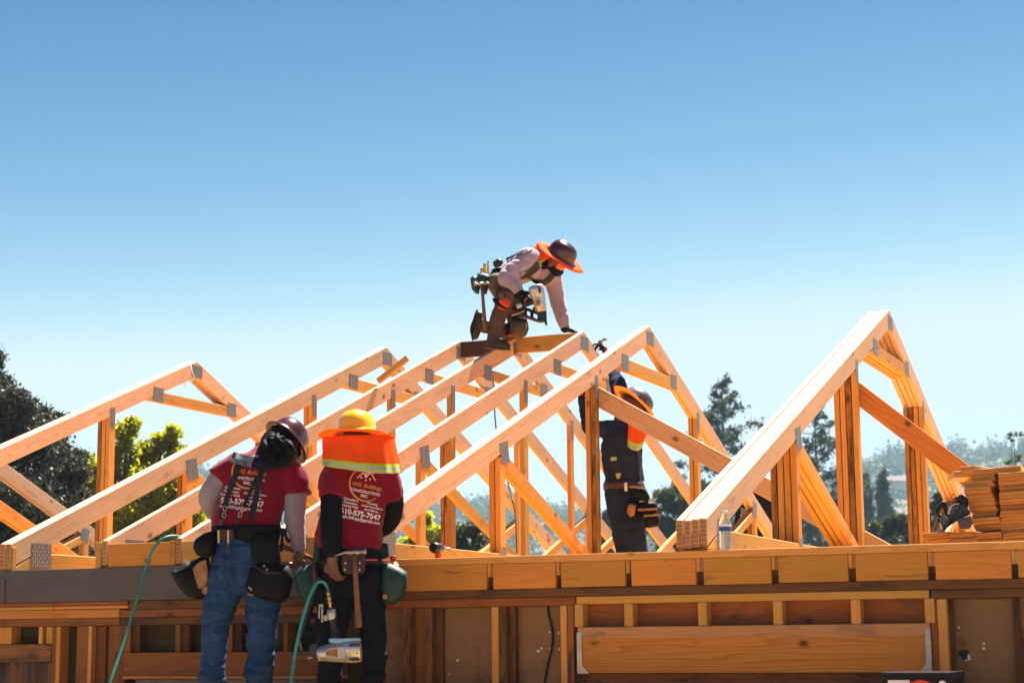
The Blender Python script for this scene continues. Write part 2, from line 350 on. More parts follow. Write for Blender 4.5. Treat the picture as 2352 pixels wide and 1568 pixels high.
truss(TX[3], 1, "single truss under the kneeling worker's front boot, between the two ridge blocks", (0, -.004, 0))
truss(TX[4], 1, "single truss whose peak meets the kneeling worker's hand", (0, 0, 0))
truss(TX[5], 2, "double truss peaking just right of the kneeling worker, in front of the worker in charcoal", (0, -.004, 0))
truss(TX[6], 4, "four-layer girder truss standing alone at the right behind the water bottle", (0, -.03, 0))
# ------------------------------------------------------------------ ridge blocks, braces, scrap
def thing_box(name, lo, hi, mat, label, cat, group=None, axis=0, endm=None):
    o = box(name, lo, hi, mat, None, axis, .003, endm); seat(o, ((lo[0] + hi[0]) / 2, (lo[1] + hi[1]) / 2, lo[2])); return tag(o, label, cat, group)
zr = Z0 + RISE
thing_box("ridge_block", (TX[2] + .002, D + S - .02, zr - .15), (TX[3] - .04, D + S + .018, zr - .012), M['darkbrown'], "dark brown ridge block under the kneeling worker's boots", "ridge block", "blocks nailed between the truss peaks")
thing_box("ridge_block", (TX[3] + .002, D + S - .02, zr - .15), (TX[4] - .04, D + S + .018, zr - .012), M['fir'], "pale fir ridge block ending at the kneeling worker's gloved hand", "ridge block", "blocks nailed between the truss peaks")
def thing_beam(name, p0, p1, side, w_, h_, mat, label, cat, group=None):
    o = beam(name, p0, p1, side, w_, h_, mat); seat(o, (Vector(p0) + Vector(p1)) / 2); return tag(o, label, cat, group)
yb = D + 3.872 + .02
thing_beam("brace_board", (-4.90, yb, 4.19), (-2.50, yb, 2.80), (0, 1, 0), .038, .14, M['fir_pink'], "long reddish brace board slanting down across the charcoal worker's hat", "brace board", "slanting braces nailed behind the truss posts")
thing_beam("brace_board", (-2.90, yb, 4.135), (-1.45, yb, 2.90), (0, 1, 0), .038, .14, M['header'], "reddish brace board slanting from the girder truss to the lumber pile", "brace board", "slanting braces nailed behind the truss posts")
d_ = .393 * 6.62 + .92 * 13.0
thing_beam("scrap_board", W(868, 876, 14.2), W(936, 822, 14.2), (.92, .39, 0), .04, .085, M['fir'], "short scrap of board leaning up past the chord left of the ridge", "board")
# ------------------------------------------------------------------ front wall
wall = empty("wall_frame", (-4.6, D, 0), "open stud wall with old dark studs, tan wallboard and a red fir header, under the trusses", "wall")
Yf = D
def wb(name, x0, x1, z0_, z1, mat, y0=0.0, dep=.09, axis=0, endm=None): return box(name, (x0, Yf + y0, z0_), (x1, Yf + y0 + dep, z1), mat, wall, axis, .0025, endm)
XR = -0.6
wb("top_plate", -4.70, XR, 2.711, 2.750, M['fir'], 0, .14)
blocks = [(900, 1117), (1132, 1275), (1288, 1435), (1449, 1597), (1615, 1770), (1787, 1947), (1965, 2130), (2148, 2322), (2338, 2480)]
for a, b in blocks:
    j = random.uniform(0, .006)
    wb("blocking", XY(a, D), XY(b, D), 2.572 + random.uniform(-.002, .002), 2.7095, M['block'], j, .038)
    wb("rafter_tail", XY(b, D) + .001, XY(b, D) + .018, 2.6415, 2.7095, M['fir'], .012, .5, 1)
wb("ledger", -4.70, XR, 2.571, 2.640, M['old'], .042, .025)  # dark strip put in for the shade in the lower block gaps
wb("lower_plate", -4.95, XR, 2.524, 2.5705, M['old'], .004, .12)
wb("lower_plate", -4.95, -3.535, 2.478, 2.522, M['oldred'], .002, .12)
wb("lower_plate", -1.640, XR, 2.478, 2.522, M['old'], .006, .12)
# header box on the right
xl, xr = -3.527, -1.650
wb("header_plate", xl, xr, 2.483, 2.5225, M['pale'], 0, .10)
for a, b in ((1317.5, 1347), (1431, 1457), (1600, 1625), (1772, 1796), (1950, 1974), (2119, 2137)):
    x0, x1 = XY(a, D), XY(b, D)
    wb("cripple_stud", x0, x0 + .048, 2.361, 2.482, M['pale'], .002, .085, 2)
wb("back_beam", xl - .04, xr + .04, 2.28, 2.49, M['oldred'], .092, .05)
wb("header_beam", xl + .012, xr - .003, 2.120, 2.3605, M['header'], .001, .088)
wb("header_cap", xl + .006, xr - .001, 2.298, 2.3598, M['weathered'], -.0045, .006)
def bracket(x, sgn):
    q = [(x, 2.333), (x + sgn * .027, 2.333), (x + sgn * .029, 2.16), (x + sgn * .068, 2.117), (x, 2.117)]
    prism("hanger_bracket", [(a, Yf - .0075, z) for a, z in q], (0, .0035, 0), (0, 0, 1), M['steel'], wall, 0, M['steel'])
bracket(xl + .002, 1); bracket(xr + .001, -1)
wb("under_beam", xl - .02, xr + .02, 1.95, 2.1185, M['old'], .045, .05)
wb("sheathing", -8.2, XR, .1, 2.56, M['old'], .165, .012)  # unseen dark backing added to stop sunlight showing through the wall's gaps
# studs (pixel spans in the lower right view)
def stud(a, b, mat, z0_=.1, z1=2.477, y0=.006, dep=.088): wb("stud", XY(a, D, 1450), XY(b, D, 1450), z0_, z1, mat, y0, dep, 2)
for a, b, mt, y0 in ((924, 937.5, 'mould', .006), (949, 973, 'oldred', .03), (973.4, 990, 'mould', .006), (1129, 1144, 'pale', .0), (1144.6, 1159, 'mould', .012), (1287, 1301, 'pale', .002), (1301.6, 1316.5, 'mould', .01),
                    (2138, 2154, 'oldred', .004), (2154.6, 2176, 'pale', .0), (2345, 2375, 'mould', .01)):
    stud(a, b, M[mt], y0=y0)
for a, b, y0 in ((937.5, 948.5, .05), (990.4, 1005, .06), (1159.5, 1175, .05), (2176.5, 2186, .05), (2325, 2344.5, .05)): stud(a, b, M['old'], y0=y0, dep=.05)  # recessed dark strips that paint in the vertical shadow beside the studs
def panel(a, b, z0_=.1, z1=2.477, y=.1): return wb("wallboard", XY(a, D, 1450), XY(b, D, 1450), z0_, z1, M['drywall'], y, .012, 2)
panel(860, 1000); panel(1002, 1140); panel(1145, 1316); panel(2150, 2420)
# small nail pops and a hole in the right wallboard
def splat(px, py, r, mat, seed, name, stretch=1.0, y=.0985):
    random.seed(seed); c = onY(px, py, Yf + y); bm = bmesh.new(); vs_ = []
    for i in range(14):
        a = i / 14 * 6.2832; rr = r * random.uniform(.6, 1.15)
        vs_.append(bm.verts.new((c.x + rr * math.cos(a), Yf + y, c.z + rr * stretch * math.sin(a))))
    f = bm.faces.new(vs_); ex = bmesh.ops.extrude_face_region(bm, geom=[f]); bmesh.ops.translate(bm, verts=[v for v in ex['geom'] if isinstance(v, bmesh.types.BMVert)], vec=(0, .0012, 0))
    bmesh.ops.recalc_face_normals(bm, faces=bm.faces); from_bm(bm, name, mat, wall)
splat(*z8(1975, 890), .030, M['black_rubber'], 1, "hole", 1.0); splat(*z8(1968, 820), .018, M['oldred'], 2, "patch", 1.4)
splat(*z8(1990, 905), .026, M['white_paint'], 3, "torn_edge", .7, .0992)
for px, py, r in (z8(1945, 720) + (.006,), z8(2100, 820) + (.008,), z8(2100, 850) + (.009,), z7(1245, 1060) + (.010,), z7(1270, 1040) + (.006,), z7(1335, 915) + (.008,), z7(1335, 1040) + (.005,), z7(1402, 920) + (.006,), z7(630, 1130) + (.010,), z7(565, 1235) + (.004,), z7(1405, 1045) + (.005,)):
    splat(px, py, r, M['white_paint'], int(px), "plaster_spot", random.uniform(.6, 1.6))
# left: blocking between the truss heels, grey beam, old plates and studs
lx = lambda px: XY(px, D, 1275)
for a, b, mt in ((-60, 12, 'pale'), (12.4, 26, 'block')): wb("blocking", lx(a), lx(b), 2.75, 2.895, M[mt], .012, .038)
wb("blocking", TX[2] + .003, TX[3] - .083, 2.752, 2.893, M['block'], .006, .038)
wb("blocking", TX[2] - .083, TX[2] - .042, 2.752, 2.905, M['pale'], -.002, .3, 1)
wb("blocking", TX[3] - .081, TX[3] - .041, 2.752, 2.898, M['block'], .0, .3, 1)
wb("blocking", TX[3] + .003, TX[4] - .043, 2.752, 2.893, M['pale'], .004, .038)
wb("blocking", TX[4] + .003, TX[5] - .085, 2.752, 2.893, M['pale'], .004, .038)
wb("grey_beam", -8.2, -4.96, 2.551, 2.7495, M['greybeam'], -.008, .14)
bpy.data.objects[wall.children[-1].name]['label'] = "long beam painted grey"
wb("beam_seat", lx(-40), lx(17), 2.545, 2.70, M['greybeam'], -.018, .02)
z_ = lambda X, Y: ZY(*z0(X, Y), D)
xz = lambda X, Y=1200: XY(z0(X, Y)[0], D, z0(X, Y)[1])
wb("shim_plate", -8.2, xz(1160), 2.525, 2.549, M['oldred'], .0, .1)
wb("shim_plate", -8.2, xz(470), 2.505, 2.5235, M['pale'], .004, .1)
wb("shim_plate", xz(472), xz(1160), 2.505, 2.5235, M['block'], .008, .1)
wb("lower_plate", -8.2, xz(1085), 2.452, 2.503, M['header'], .002, .1)
wb("lower_plate", -8.2, xz(1085), 2.405, 2.4505, M['oldred'], .008, .1)
wb("lower_plate", xz(1165), -4.96, 2.498, 2.5485, M['old'], .01, .1)
wb("lower_plate", xz(1090), -4.96, 2.452, 2.496, M['oldred'], .006, .1)
wb("lower_plate", xz(1088), -4.96, 2.405, 2.450, M['old'], .012, .1)
def lst(a, b, mt, z0_=.1, z1=2.403, y0=.006, dep=.09, axis=2): wb("stud", xz(a), xz(b), z0_, z1, M[mt], y0, dep, axis)
lst(-60, 103, 'block', 2.300, y0=.002); lst(345, 381, 'pale', 2.3); lst(412, 470, 'block', 2.3, y0=.01)
wb("rough_beam", -8.2, xz(471), 2.19, 2.298, M['mould'], .0, .09)
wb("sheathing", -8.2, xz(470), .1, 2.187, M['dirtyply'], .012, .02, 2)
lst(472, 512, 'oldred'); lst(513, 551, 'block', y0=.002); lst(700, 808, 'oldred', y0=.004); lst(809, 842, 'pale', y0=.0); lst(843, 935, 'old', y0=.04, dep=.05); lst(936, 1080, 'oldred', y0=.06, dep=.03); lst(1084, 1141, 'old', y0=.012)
wb("wallboard", -8.2, xz(1085), .1, 2.403, M['wallboard_shade'], .1, .012, 2)
wb("wallboard", xz(1085), -4.85, .1, 2.47, M['wallboard_shade'], .1, .012, 2)
for a, b in ((1142, 1192), (1605, 1650), (2085, 2130)):
    lst(a, b, 'oldred', 2.245, y0=.004); lst(b + 1, b + 62, 'old', 2.245, y0=.03, dep=.06)
lst(2600, 2640, 'oldred', 2.245, y0=.004)
wb("header_beam", xz(1142), -4.96, 2.110, 2.243, M['oldred'], .0, .09)
wb("header_plate", xz(1130), -4.96, 2.088, 2.108, M['header'], .004, .09)
win = empty("window", (0, 0, 0), None, None); win.parent = wall; win.location = (-1.2, .03, 2.0)
wx0, wxm, wx1 = xz(1238, 1500), xz(1715, 1500), -5.05
for nm, x0, x1, za, zb in (("frame", wx0, wx0 + .012, 1.2, 2.06), ("frame", wxm - .02, wxm + .02, 1.2, 2.06), ("frame", wx1 - .012, wx1, 1.2, 2.06), ("frame", wx0, wx1, 2.061, 2.086)):
    o = box(nm, (x0, Yf + .01, za), (x1, Yf + .06, zb), M['alu'], None, 2); adopt(o, win)
for x0, x1 in ((wx0 + .0125, wxm - .0205), (wxm + .0205, wx1 - .0125)):
    o = box("pane", (x0, Yf + .045, 1.2), (x1, Yf + .05, 2.06), M['glass_dark'], None, 2, 0); adopt(o, win)
# rear wall that carries the far heels, and the floor deck
rear = empty("wall_frame", (-4.6, D + 2 * S, 0), "rear stud wall under the far ends of the trusses", "wall")
o = box("top_plate", (-9.6, D + 2 * S - .14, 2.705), (-.6, D + 2 * S, 2.749), M['fir'], rear)
for i in range(16): x = -9.5 + i * .59; box("stud", (x, D + 2 * S - .12, .1), (x + .04, D + 2 * S - .03, 2.704), M['fir'], rear, 2)
# plywood deck laid behind the wall on the ceiling line
deck = empty("deck", (-4.9, D + .16, 2.47), "pale plywood deck laid behind the front wall under the trusses", "deck")
for i in range(8): box("plywood_sheet", (-9.6 + i * 1.22, D + .62, 2.48), (-9.6 + i * 1.22 + 1.215, D + 2 * S - .2, 2.50), M['fir'], deck, 1)
# black cable on the wallboard
def tube_mesh(pts, r, seg=8, cyc=False):
    pts = [Vector(p) for p in pts]; bm = bmesh.new(); rings = []
    rr = r if isinstance(r, (list, tuple)) else [r] * len(pts)
    up = None
    for i, p in enumerate(pts):
        t = (pts[min(i + 1, len(pts) - 1)] - pts[max(i - 1, 0)]).normalized()
        if up is None: up = t.orthogonal().normalized()
        up = (up - t * up.dot(t)).normalized(); s = t.cross(up)
        rings.append([bm.verts.new(p + (up * math.cos(a) + s * math.sin(a)) * rr[i]) for a in [k / seg * 2 * math.pi for k in range(seg)]])
    for a, b in zip(rings, rings[1:]):
        for k in range(seg): bm.faces.new((a[k], a[(k + 1) % seg], b[(k + 1) % seg], b[k]))
    bm.faces.new(rings[0][::-1]); bm.faces.new(rings[-1]); bmesh.ops.recalc_face_normals(bm, faces=bm.faces)
    return bm
def spline(pts, n=10):
    pts = [Vector(p) for p in pts]; out = []
    P = [pts[0]] + pts + [pts[-1]]
    for i in range(1, len(P) - 2):
        for k in range(n):
            t = k / n; a, b, c, d = P[i - 1], P[i], P[i + 1], P[i + 2]
            out.append(.5 * ((2 * b) + (c - a) * t + (2 * a - 5 * b + 4 * c - d) * t * t + (3 * b - a - 3 * c + d) * t ** 3))
    return out + [pts[-1]]
def hose(name, pts, r, mat, label, cat, group=None):
    o = from_bm(tube_mesh(spline(pts, 10), r), name, mat, None, True); seat(o, pts[-1]); return tag(o, label, cat, group)
hose("power_cord", [onY(*z7(x, y), Yf + .09) for x, y in ((1322, 705), (1325, 780), (1348, 870), (1358, 960), (1345, 1060), (1315, 1180), (1295, 1310), (1285, 1450), (1300, 1800))], .0065, M['black_rubber'], "black cord hanging over the tan wallboard", "cord")
hose("air_hose", [onY(*z0(x, y), Yy) for x, y, Yy in ((1780, 245, 9.3), (1640, 222, 9.12), (1550, 222, 9.05), (1470, 262, 9.0), (1400, 350, 8.98), (1340, 520, 8.96), (1270, 770, 8.9), (1190, 1020, 8.85), (1100, 1300, 8.75), (1010, 1568, 8.65), (950, 1800, 8.6), (900, 2200, 8.5))], .0085, M['hose'], "teal air hose looping over the blocking and down past the grey beam", "hose", "teal air hoses")
hose("air_hose", [W(1132, 862, 14.4), W(1134, 900, 14.4), W(1139, 980, 14.3), W(1152, 1050, 14.2), W(1172, 1130, 14.1), W(1184, 1190, 14.0), W(1187, 1300, 13.9)], .006, M['hose'], "thin green hose hanging down through the trusses from a collar tie", "hose", "teal air hoses")
# working platform the two front workers and the box stand on (below the frame)
PZ = 1.93
plat = empty("scaffold", (-3.6, 8.65, 0), "plank scaffold along the front of the wall", "scaffold")
for i in range(3): box("plank", (-6.6, 8.32 + i * .245, PZ - .04), (-.9, 8.55 + i * .245, PZ), M['pale'], plat)
for x in (-6.4, -4.6, -2.8, -1.1):
    for y in (8.36, 8.98): box("post", (x, y, 0), (x + .05, y + .05, PZ - .041), M['steel'], plat, 2)
    box("ledger", (x + .005, 8.41, PZ - .1), (x + .045, 8.98, PZ - .041), M['steel'], plat, 1)
# ------------------------------------------------------------------ body building: lofted limbs fused into one skin
def add_loft(bm, secs, seg=20, cap=True):
    """secs: (centre, a-vector, b-vector) cross-sections"""
    rings = []
    for c, a, b in secs:
        rings.append([bm.verts.new(Vector(c) + Vector(a) * math.cos(t) + Vector(b) * math.sin(t)) for t in [k / seg * 2 * math.pi for k in range(seg)]])
    fs = []
    for r0, r1 in zip(rings, rings[1:]):
        for k in range(seg): fs.append(bm.faces.new((r0[k], r0[(k + 1) % seg], r1[(k + 1) % seg], r1[k])))
    if cap: fs.append(bm.faces.new(rings[0][::-1])); fs.append(bm.faces.new(rings[-1]))
    bmesh.ops.recalc_face_normals(bm, faces=fs)
def limb_secs(pts, radii, ratio=1.0, side=None, n=5, rnd=(True, True)):
    """smooth limb through pts; radii metres; ratio flattens across; rounded ends"""
    pts = [Vector(p) for p in pts]
    P = spline(pts, n); m = len(P); rr = []
    for i in range(m):
        t = i / n; k = min(int(t), len(radii) - 2); f = t - k; f = f * f * (3 - 2 * f)
        rr.append(radii[k] * (1 - f) + radii[k + 1] * f)
    out = []; up = Vector(side) if side is not None else None
    for i, p in enumerate(P):
        t = (P[min(i + 1, m - 1)] - P[max(i - 1, 0)]).normalized()
        if up is None: up = t.orthogonal()
        a = (up - t * up.dot(t)).normalized(); b = t.cross(a); up = a
        out.append((p, a * rr[i], b * rr[i] * ratio, t))
    res = []
    if rnd[0]:
        p, a, b, t = out[0]; r = (a.length + b.length) / 2
        for q in (.97, .75, .4): res.append((p - t * r * q, a * math.sqrt(1 - q * q), b * math.sqrt(1 - q * q)))
    res += [(p, a, b) for p, a, b, t in out]
    if rnd[1]:
        p, a, b, t = out[-1]; r = (a.length + b.length) / 2
        for q in (.4, .75, .97): res.append((p + t * r * q, a * math.sqrt(1 - q * q), b * math.sqrt(1 - q * q)))
    return res
def limb(bm, pts, radii, **k): add_loft(bm, limb_secs(pts, radii, **k), 16)
def ell(bm, c, a, b, d):
    """ellipsoid with three semi-axis vectors"""
    c, a, b, d = Vector(c), Vector(a), Vector(b), Vector(d)
    secs = []
    for q in (-.985, -.9, -.7, -.4, 0, .4, .7, .9, .985):
        s_ = math.sqrt(1 - q * q); secs.append((c + d * q, a * s_, b * s_))
    add_loft(bm, secs, 18)
def fuse(bm, name, mat, parent, voxel=.011, smooth=3, wrinkle=0.0, wfreq=(9, 9, 22), seed=0, folds=()):
    me = bpy.data.meshes.new("tmp"); bm.to_mesh(me); bm.free()
    o = bpy.data.objects.new("tmp", me); C.objects.link(o)
    md = o.modifiers.new("r", 'REMESH'); md.mode = 'VOXEL'; md.voxel_size = voxel
    if smooth: ms = o.modifiers.new("s", 'SMOOTH'); ms.factor = .5; ms.iterations = smooth
    dg = bpy.context.evaluated_depsgraph_get(); dg.update()
    m2 = bpy.data.meshes.new_from_object(o.evaluated_get(dg)); bpy.data.objects.remove(o); bpy.data.meshes.remove(me)
    if wrinkle:
        m2.update(); off = Vector((seed * 3.7, seed * 1.3, seed * 2.1)); cs = []
        for v in m2.vertices:
            c = v.co; q = Vector((c.dot(RX) * wfreq[0], c.dot(RF) * wfreq[1], c.z * wfreq[2])) + off
            h = noise.noise(q) + .5 * noise.noise(q * 2.1 + Vector((9, 1, 4)))
            h = (1 - abs(h) * 2.2) * .6 + h * .5
            cs.append(c + v.normal * h * wrinkle)
        for v, c in zip(m2.vertices, cs): v.co = c
    for p in m2.polygons: p.use_smooth = True
    m2.name = name; m2.materials.clear(); m2.materials.append(mat)
    o = bpy.data.objects.new(name, m2); C.objects.link(o)
    if parent is not None: adopt(o, parent)
    return o
def bvh_of(o):
    off = Vector((0, 0, 0)); r = o
    while r is not None: off += r.location; r = r.parent
    return BVHTree.FromPolygons([v.co + off for v in o.data.vertices], [p.vertices[:] for p in o.data.polygons])
def solid(name, quads_pts, mat, parent, smooth=True):
    bm = bmesh.new()
    for q in quads_pts: bm.faces.new([bm.verts.new(p) for p in q])
    bmesh.ops.remove_doubles(bm, verts=bm.verts, dist=1e-5); bmesh.ops.recalc_face_normals(bm, faces=bm.faces)
    return from_bm(bm, name, mat, parent, smooth)
def strap(name, pix, width, bvh, mat, parent, off=.004, th=.004, dflt=10, n=8):
    """webbing laid over a surface along a pixel path"""
    pp = [Vector((x, y, 0)) for x, y in pix]; P = spline(pp, n); rows = []
    for i, p in enumerate(P):
        t = (P[min(i + 1, len(P) - 1)] - P[max(i - 1, 0)]).normalized(); s_ = Vector((-t.y, t.x, 0))
        hw = width * (F / dflt) / 2; row = []
        for k in (-1, 0, 1):
            q = p + s_ * hw * k; r = ray(q.x, q.y).normalized(); h = bvh.ray_cast(EYE, r)
            if h[0] is None: h = bvh.find_nearest(W(q.x, q.y, dflt))
            row.append(W(q.x, q.y, (h[0] - EYE).dot(RF) - off))
        rows.append(row)
    # smooth the depth along the strap so that it bridges wrinkles
    for _ in range(3):
        for k in range(3):
            d = [(r[k] - EYE) for r in rows]
            for i in range(1, len(rows) - 1):
                m_ = (d[i - 1].dot(RF) + d[i + 1].dot(RF)) / 2; c = d[i].dot(RF)
                rows[i][k] = EYE + d[i] * ((c * .5 + min(c, m_) * .5) / c)
    bm = bmesh.new(); A = [[bm.verts.new(p) for p in r] for r in rows]; B = [[bm.verts.new(p - RF * th) for p in r] for r in rows]
    for i in range(len(A) - 1):
        for k in range(2):
            bm.faces.new((A[i][k], A[i][k + 1], A[i + 1][k + 1], A[i + 1][k])); bm.faces.new((B[i][k], B[i + 1][k], B[i + 1][k + 1], B[i][k + 1]))
        bm.faces.new((A[i][0], A[i + 1][0], B[i + 1][0], B[i][0])); bm.faces.new((A[i][2], B[i][2], B[i + 1][2], A[i + 1][2]))
    for i in (0, -1): bm.faces.new((A[i][0], A[i][1], B[i][1], B[i][0])); bm.faces.new((A[i][1], A[i][2], B[i][2], B[i][1]))
    bmesh.ops.recalc_face_normals(bm, faces=bm.faces)
    return from_bm(bm, name, mat, parent)
def slab(name, pix, d, th, mat, parent, bulge=0.0, hole=None, bev=.004, tilt=0.0):
    """flat-fronted piece: outline at distance d, th thick away from the viewer, with softened edges"""
    bm = bmesh.new(); n = len(pix); cx_ = sum(p[0] for p in pix) / n
    a = [bm.verts.new(W(x, y, d + tilt * (x - cx_))) for x, y in pix]; f = bm.faces.new(a)
    ex = bmesh.ops.extrude_face_region(bm, geom=[f]); vs_ = [v for v in ex['geom'] if isinstance(v, bmesh.types.BMVert)]
    bmesh.ops.translate(bm, verts=vs_, vec=RF * th)
    bmesh.ops.recalc_face_normals(bm, faces=bm.faces)
    if bev: bmesh.ops.bevel(bm, geom=bm.edges[:], offset=bev, segments=2, affect='EDGES', clamp_overlap=True)
    return from_bm(bm, name, mat, parent)
def pouch(name, pix, d, th, mat, parent, infl=.5):
    """soft bag: outline inflated into a rounded body"""
    n = len(pix); c2 = Vector((sum(p[0] for p in pix) / n, sum(p[1] for p in pix) / n)); bm = bmesh.new()
    dense = []
    for i in range(n):
        p, q = pix[i], pix[(i + 1) % n]
        for k in range(3): dense.append((p[0] + (q[0] - p[0]) * k / 3, p[1] + (q[1] - p[1]) * k / 3))
    rings = []
    for sc, dd in ((.55, -th * .5), (.85, -th * .42), (.97, -th * .25), (1, 0), (.97, th * .25), (.85, th * .42), (.55, th * .5)):
        rings.append([bm.verts.new(W(c2.x + (x - c2.x) * sc, c2.y + (y - c2.y) * sc, d + dd)) for x, y in dense])
    m_ = len(dense)
    for r0, r1 in zip(rings, rings[1:]):
        for k in range(m_): bm.faces.new((r0[k], r0[(k + 1) % m_], r1[(k + 1) % m_], r1[k]))
    bm.faces.new(rings[0][::-1]); bm.faces.new(rings[-1]); bmesh.ops.recalc_face_normals(bm, faces=bm.faces)
    bmesh.ops.smooth_vert(bm, verts=bm.verts, factor=.5, use_axis_x=True, use_axis_y=True, use_axis_z=True)
    return from_bm(bm, name, mat, parent, True)
def cyl(name, p0, p1, r0, r1, mat, parent, seg=20, smooth=True):
    p0, p1 = Vector(p0), Vector(p1); t = (p1 - p0).normalized(); a = t.orthogonal().normalized(); b = t.cross(a)
    e = min((p1 - p0).length * .12, min(r0, r1) * .25)
    bm = bmesh.new(); add_loft(bm, [(p0, a * (r0 - e), b * (r0 - e)), (p0 + t * e, a * r0, b * r0), (p1 - t * e, a * r1, b * r1), (p1, a * (r1 - e), b * (r1 - e))], seg)
    o = from_bm(bm, name, mat, parent)
    for p in o.data.polygons: p.use_smooth = len(p.vertices) == 4
    return o
def person_root(anchor, label, group=None):
    o = empty("person", anchor, label, "person", group); return o
def hat(parent, c, axis, fwd, mat, rx=.112, ry=.138, h=.125, brim=.035, front=.03, name="hard_hat", ridge=True):
    """shell with brim; c: centre of the brim plane, axis: up through the crown, fwd: towards the face"""
    ax = Vector(axis).normalized(); fw = Vector(fwd); fw = (fw - ax * fw.dot(ax)).normalized(); sd = fw.cross(ax)
    bm = bmesh.new(); seg = 40; c = Vector(c)
    prof = [(1.0, 0), (.995, .18), (.97, .38), (.90, .60), (.77, .78), (.58, .91), (.34, .98), (.12, 1.0)]
    rings = []
    def ring(k, z, extra=0.0, fr=0.0, drop=0.0):
        L = []
        for i in range(seg):
            t = i / seg * 2 * math.pi; s_, f_ = math.sin(t), math.cos(t); ex = extra + fr * max(0, f_)
            rid = 1 + (.035 * max(0, 1 - abs(s_ * k) * 7) * (k > .1) * (z > .2) if ridge else 0)
            L.append(bm.verts.new(c + (sd * s_ * (rx * k + ex) + fw * f_ * (ry * k + ex)) + ax * (z * h * rid - drop - (ex * .22))))
        return L
    rings.append(ring(.97, 0, 0, 0, .004)); rings.append(ring(1, 0, brim, front, .006)); rings.append(ring(1, 0, brim + .003, front, .001)); rings.append(ring(1, 0, brim, front, -.003)); rings.append(ring(1, 0, .004, 0, -.008))
    for k, z in prof[1:]: rings.append(ring(k, z))
    for r0, r1 in zip(rings, rings[1:]):
        for k in range(seg): bm.faces.new((r0[k], r0[(k + 1) % seg], r1[(k + 1) % seg], r1[k]))
    bm.faces.new(rings[-1])
    inner = [bm.verts.new(v.co + ax * .0 - (v.co - c) * .02) for v in rings[0]]
    bmesh.ops.recalc_face_normals(bm, faces=bm.faces); bmesh.ops.delete(bm, geom=inner, context='VERTS')
    return from_bm(bm, name, mat, parent, True)
def shade_ring(parent, c, axis, fwd, mat, r0=(.112, .138), out=.085, front=.03, droop=.02, name="sun_brim", up=None):
    ax = Vector(axis).normalized(); fw = Vector(fwd); fw = (fw - ax * fw.dot(ax)).normalized(); sd = fw.cross(ax); c = Vector(c); bm = bmesh.new(); seg = 48; rings = []
    for e, dr, th in ((0, 0, 0), (out * .5, droop * .35, 0), (out, droop, 0), (out, droop, .003), (out * .5, droop * .35, .003), (0, 0, .003)):
        L = []
        for i in range(seg):
            t = i / seg * 2 * math.pi; f_ = math.cos(t); ee = e * (1 + front / out * max(0, f_)); wob = .004 * math.sin(5 * t + 1) * (e / out)
            L.append(bm.verts.new(c + sd * math.sin(t) * (r0[0] + ee) + fw * f_ * (r0[1] + ee) - ax * (dr + th - wob)))
        rings.append(L)
    for i in range(6):
        for k in range(seg): bm.faces.new((rings[i][k], rings[i][(k + 1) % seg], rings[(i + 1) % 6][(k + 1) % seg], rings[(i + 1) % 6][k]))
    bmesh.ops.recalc_face_normals(bm, faces=bm.faces)
    return from_bm(bm, name, mat, parent, True)
def curtain(parent, top, bot, mats, fr=(0, .72, .80, .88, .95, 1.0), wave=.006, name="neck_flap", nn=26):
    """cloth hanging between two 3-D polylines; mats: one per band (0-base, lime, silver, lime)"""
    T, B = spline([Vector(p) for p in top], 6), spline([Vector(p) for p in bot], 6)
    n = min(len(T), len(B)); bm = bmesh.new(); rows = []
    lv = [fr[0]] + [fr[0] + (fr[1] - fr[0]) * k / 6 for k in range(1, 7)] + list(fr[2:])
    for f in lv:
        L = []
        for i in range(n):
            p = T[i].lerp(B[i], f); p = p + RF * (wave * math.sin(i * 1.1 + 2.3 * f) * f + wave * .7 * noise.noise(Vector((i * .4, f * 3, 1.7))))
            L.append(bm.verts.new(p))
        rows.append(L)
    for j in range(len(rows) - 1):
        fm = (lv[j] + lv[j + 1]) / 2
        mi = 0 if fm < fr[1] else (1 if fm < fr[2] else (2 if fm < fr[3] else (1 if fm < fr[4] else 2)))
        for i in range(n - 1):
            fc = bm.faces.new((rows[j][i], rows[j][i + 1], rows[j + 1][i + 1], rows[j + 1][i])); fc.material_index = mi; fc.smooth = True
    o = from_bm(bm, name, mats, parent)
    so_ = o.modifiers.new("thick", 'SOLIDIFY'); so_.thickness = .0025
    return o
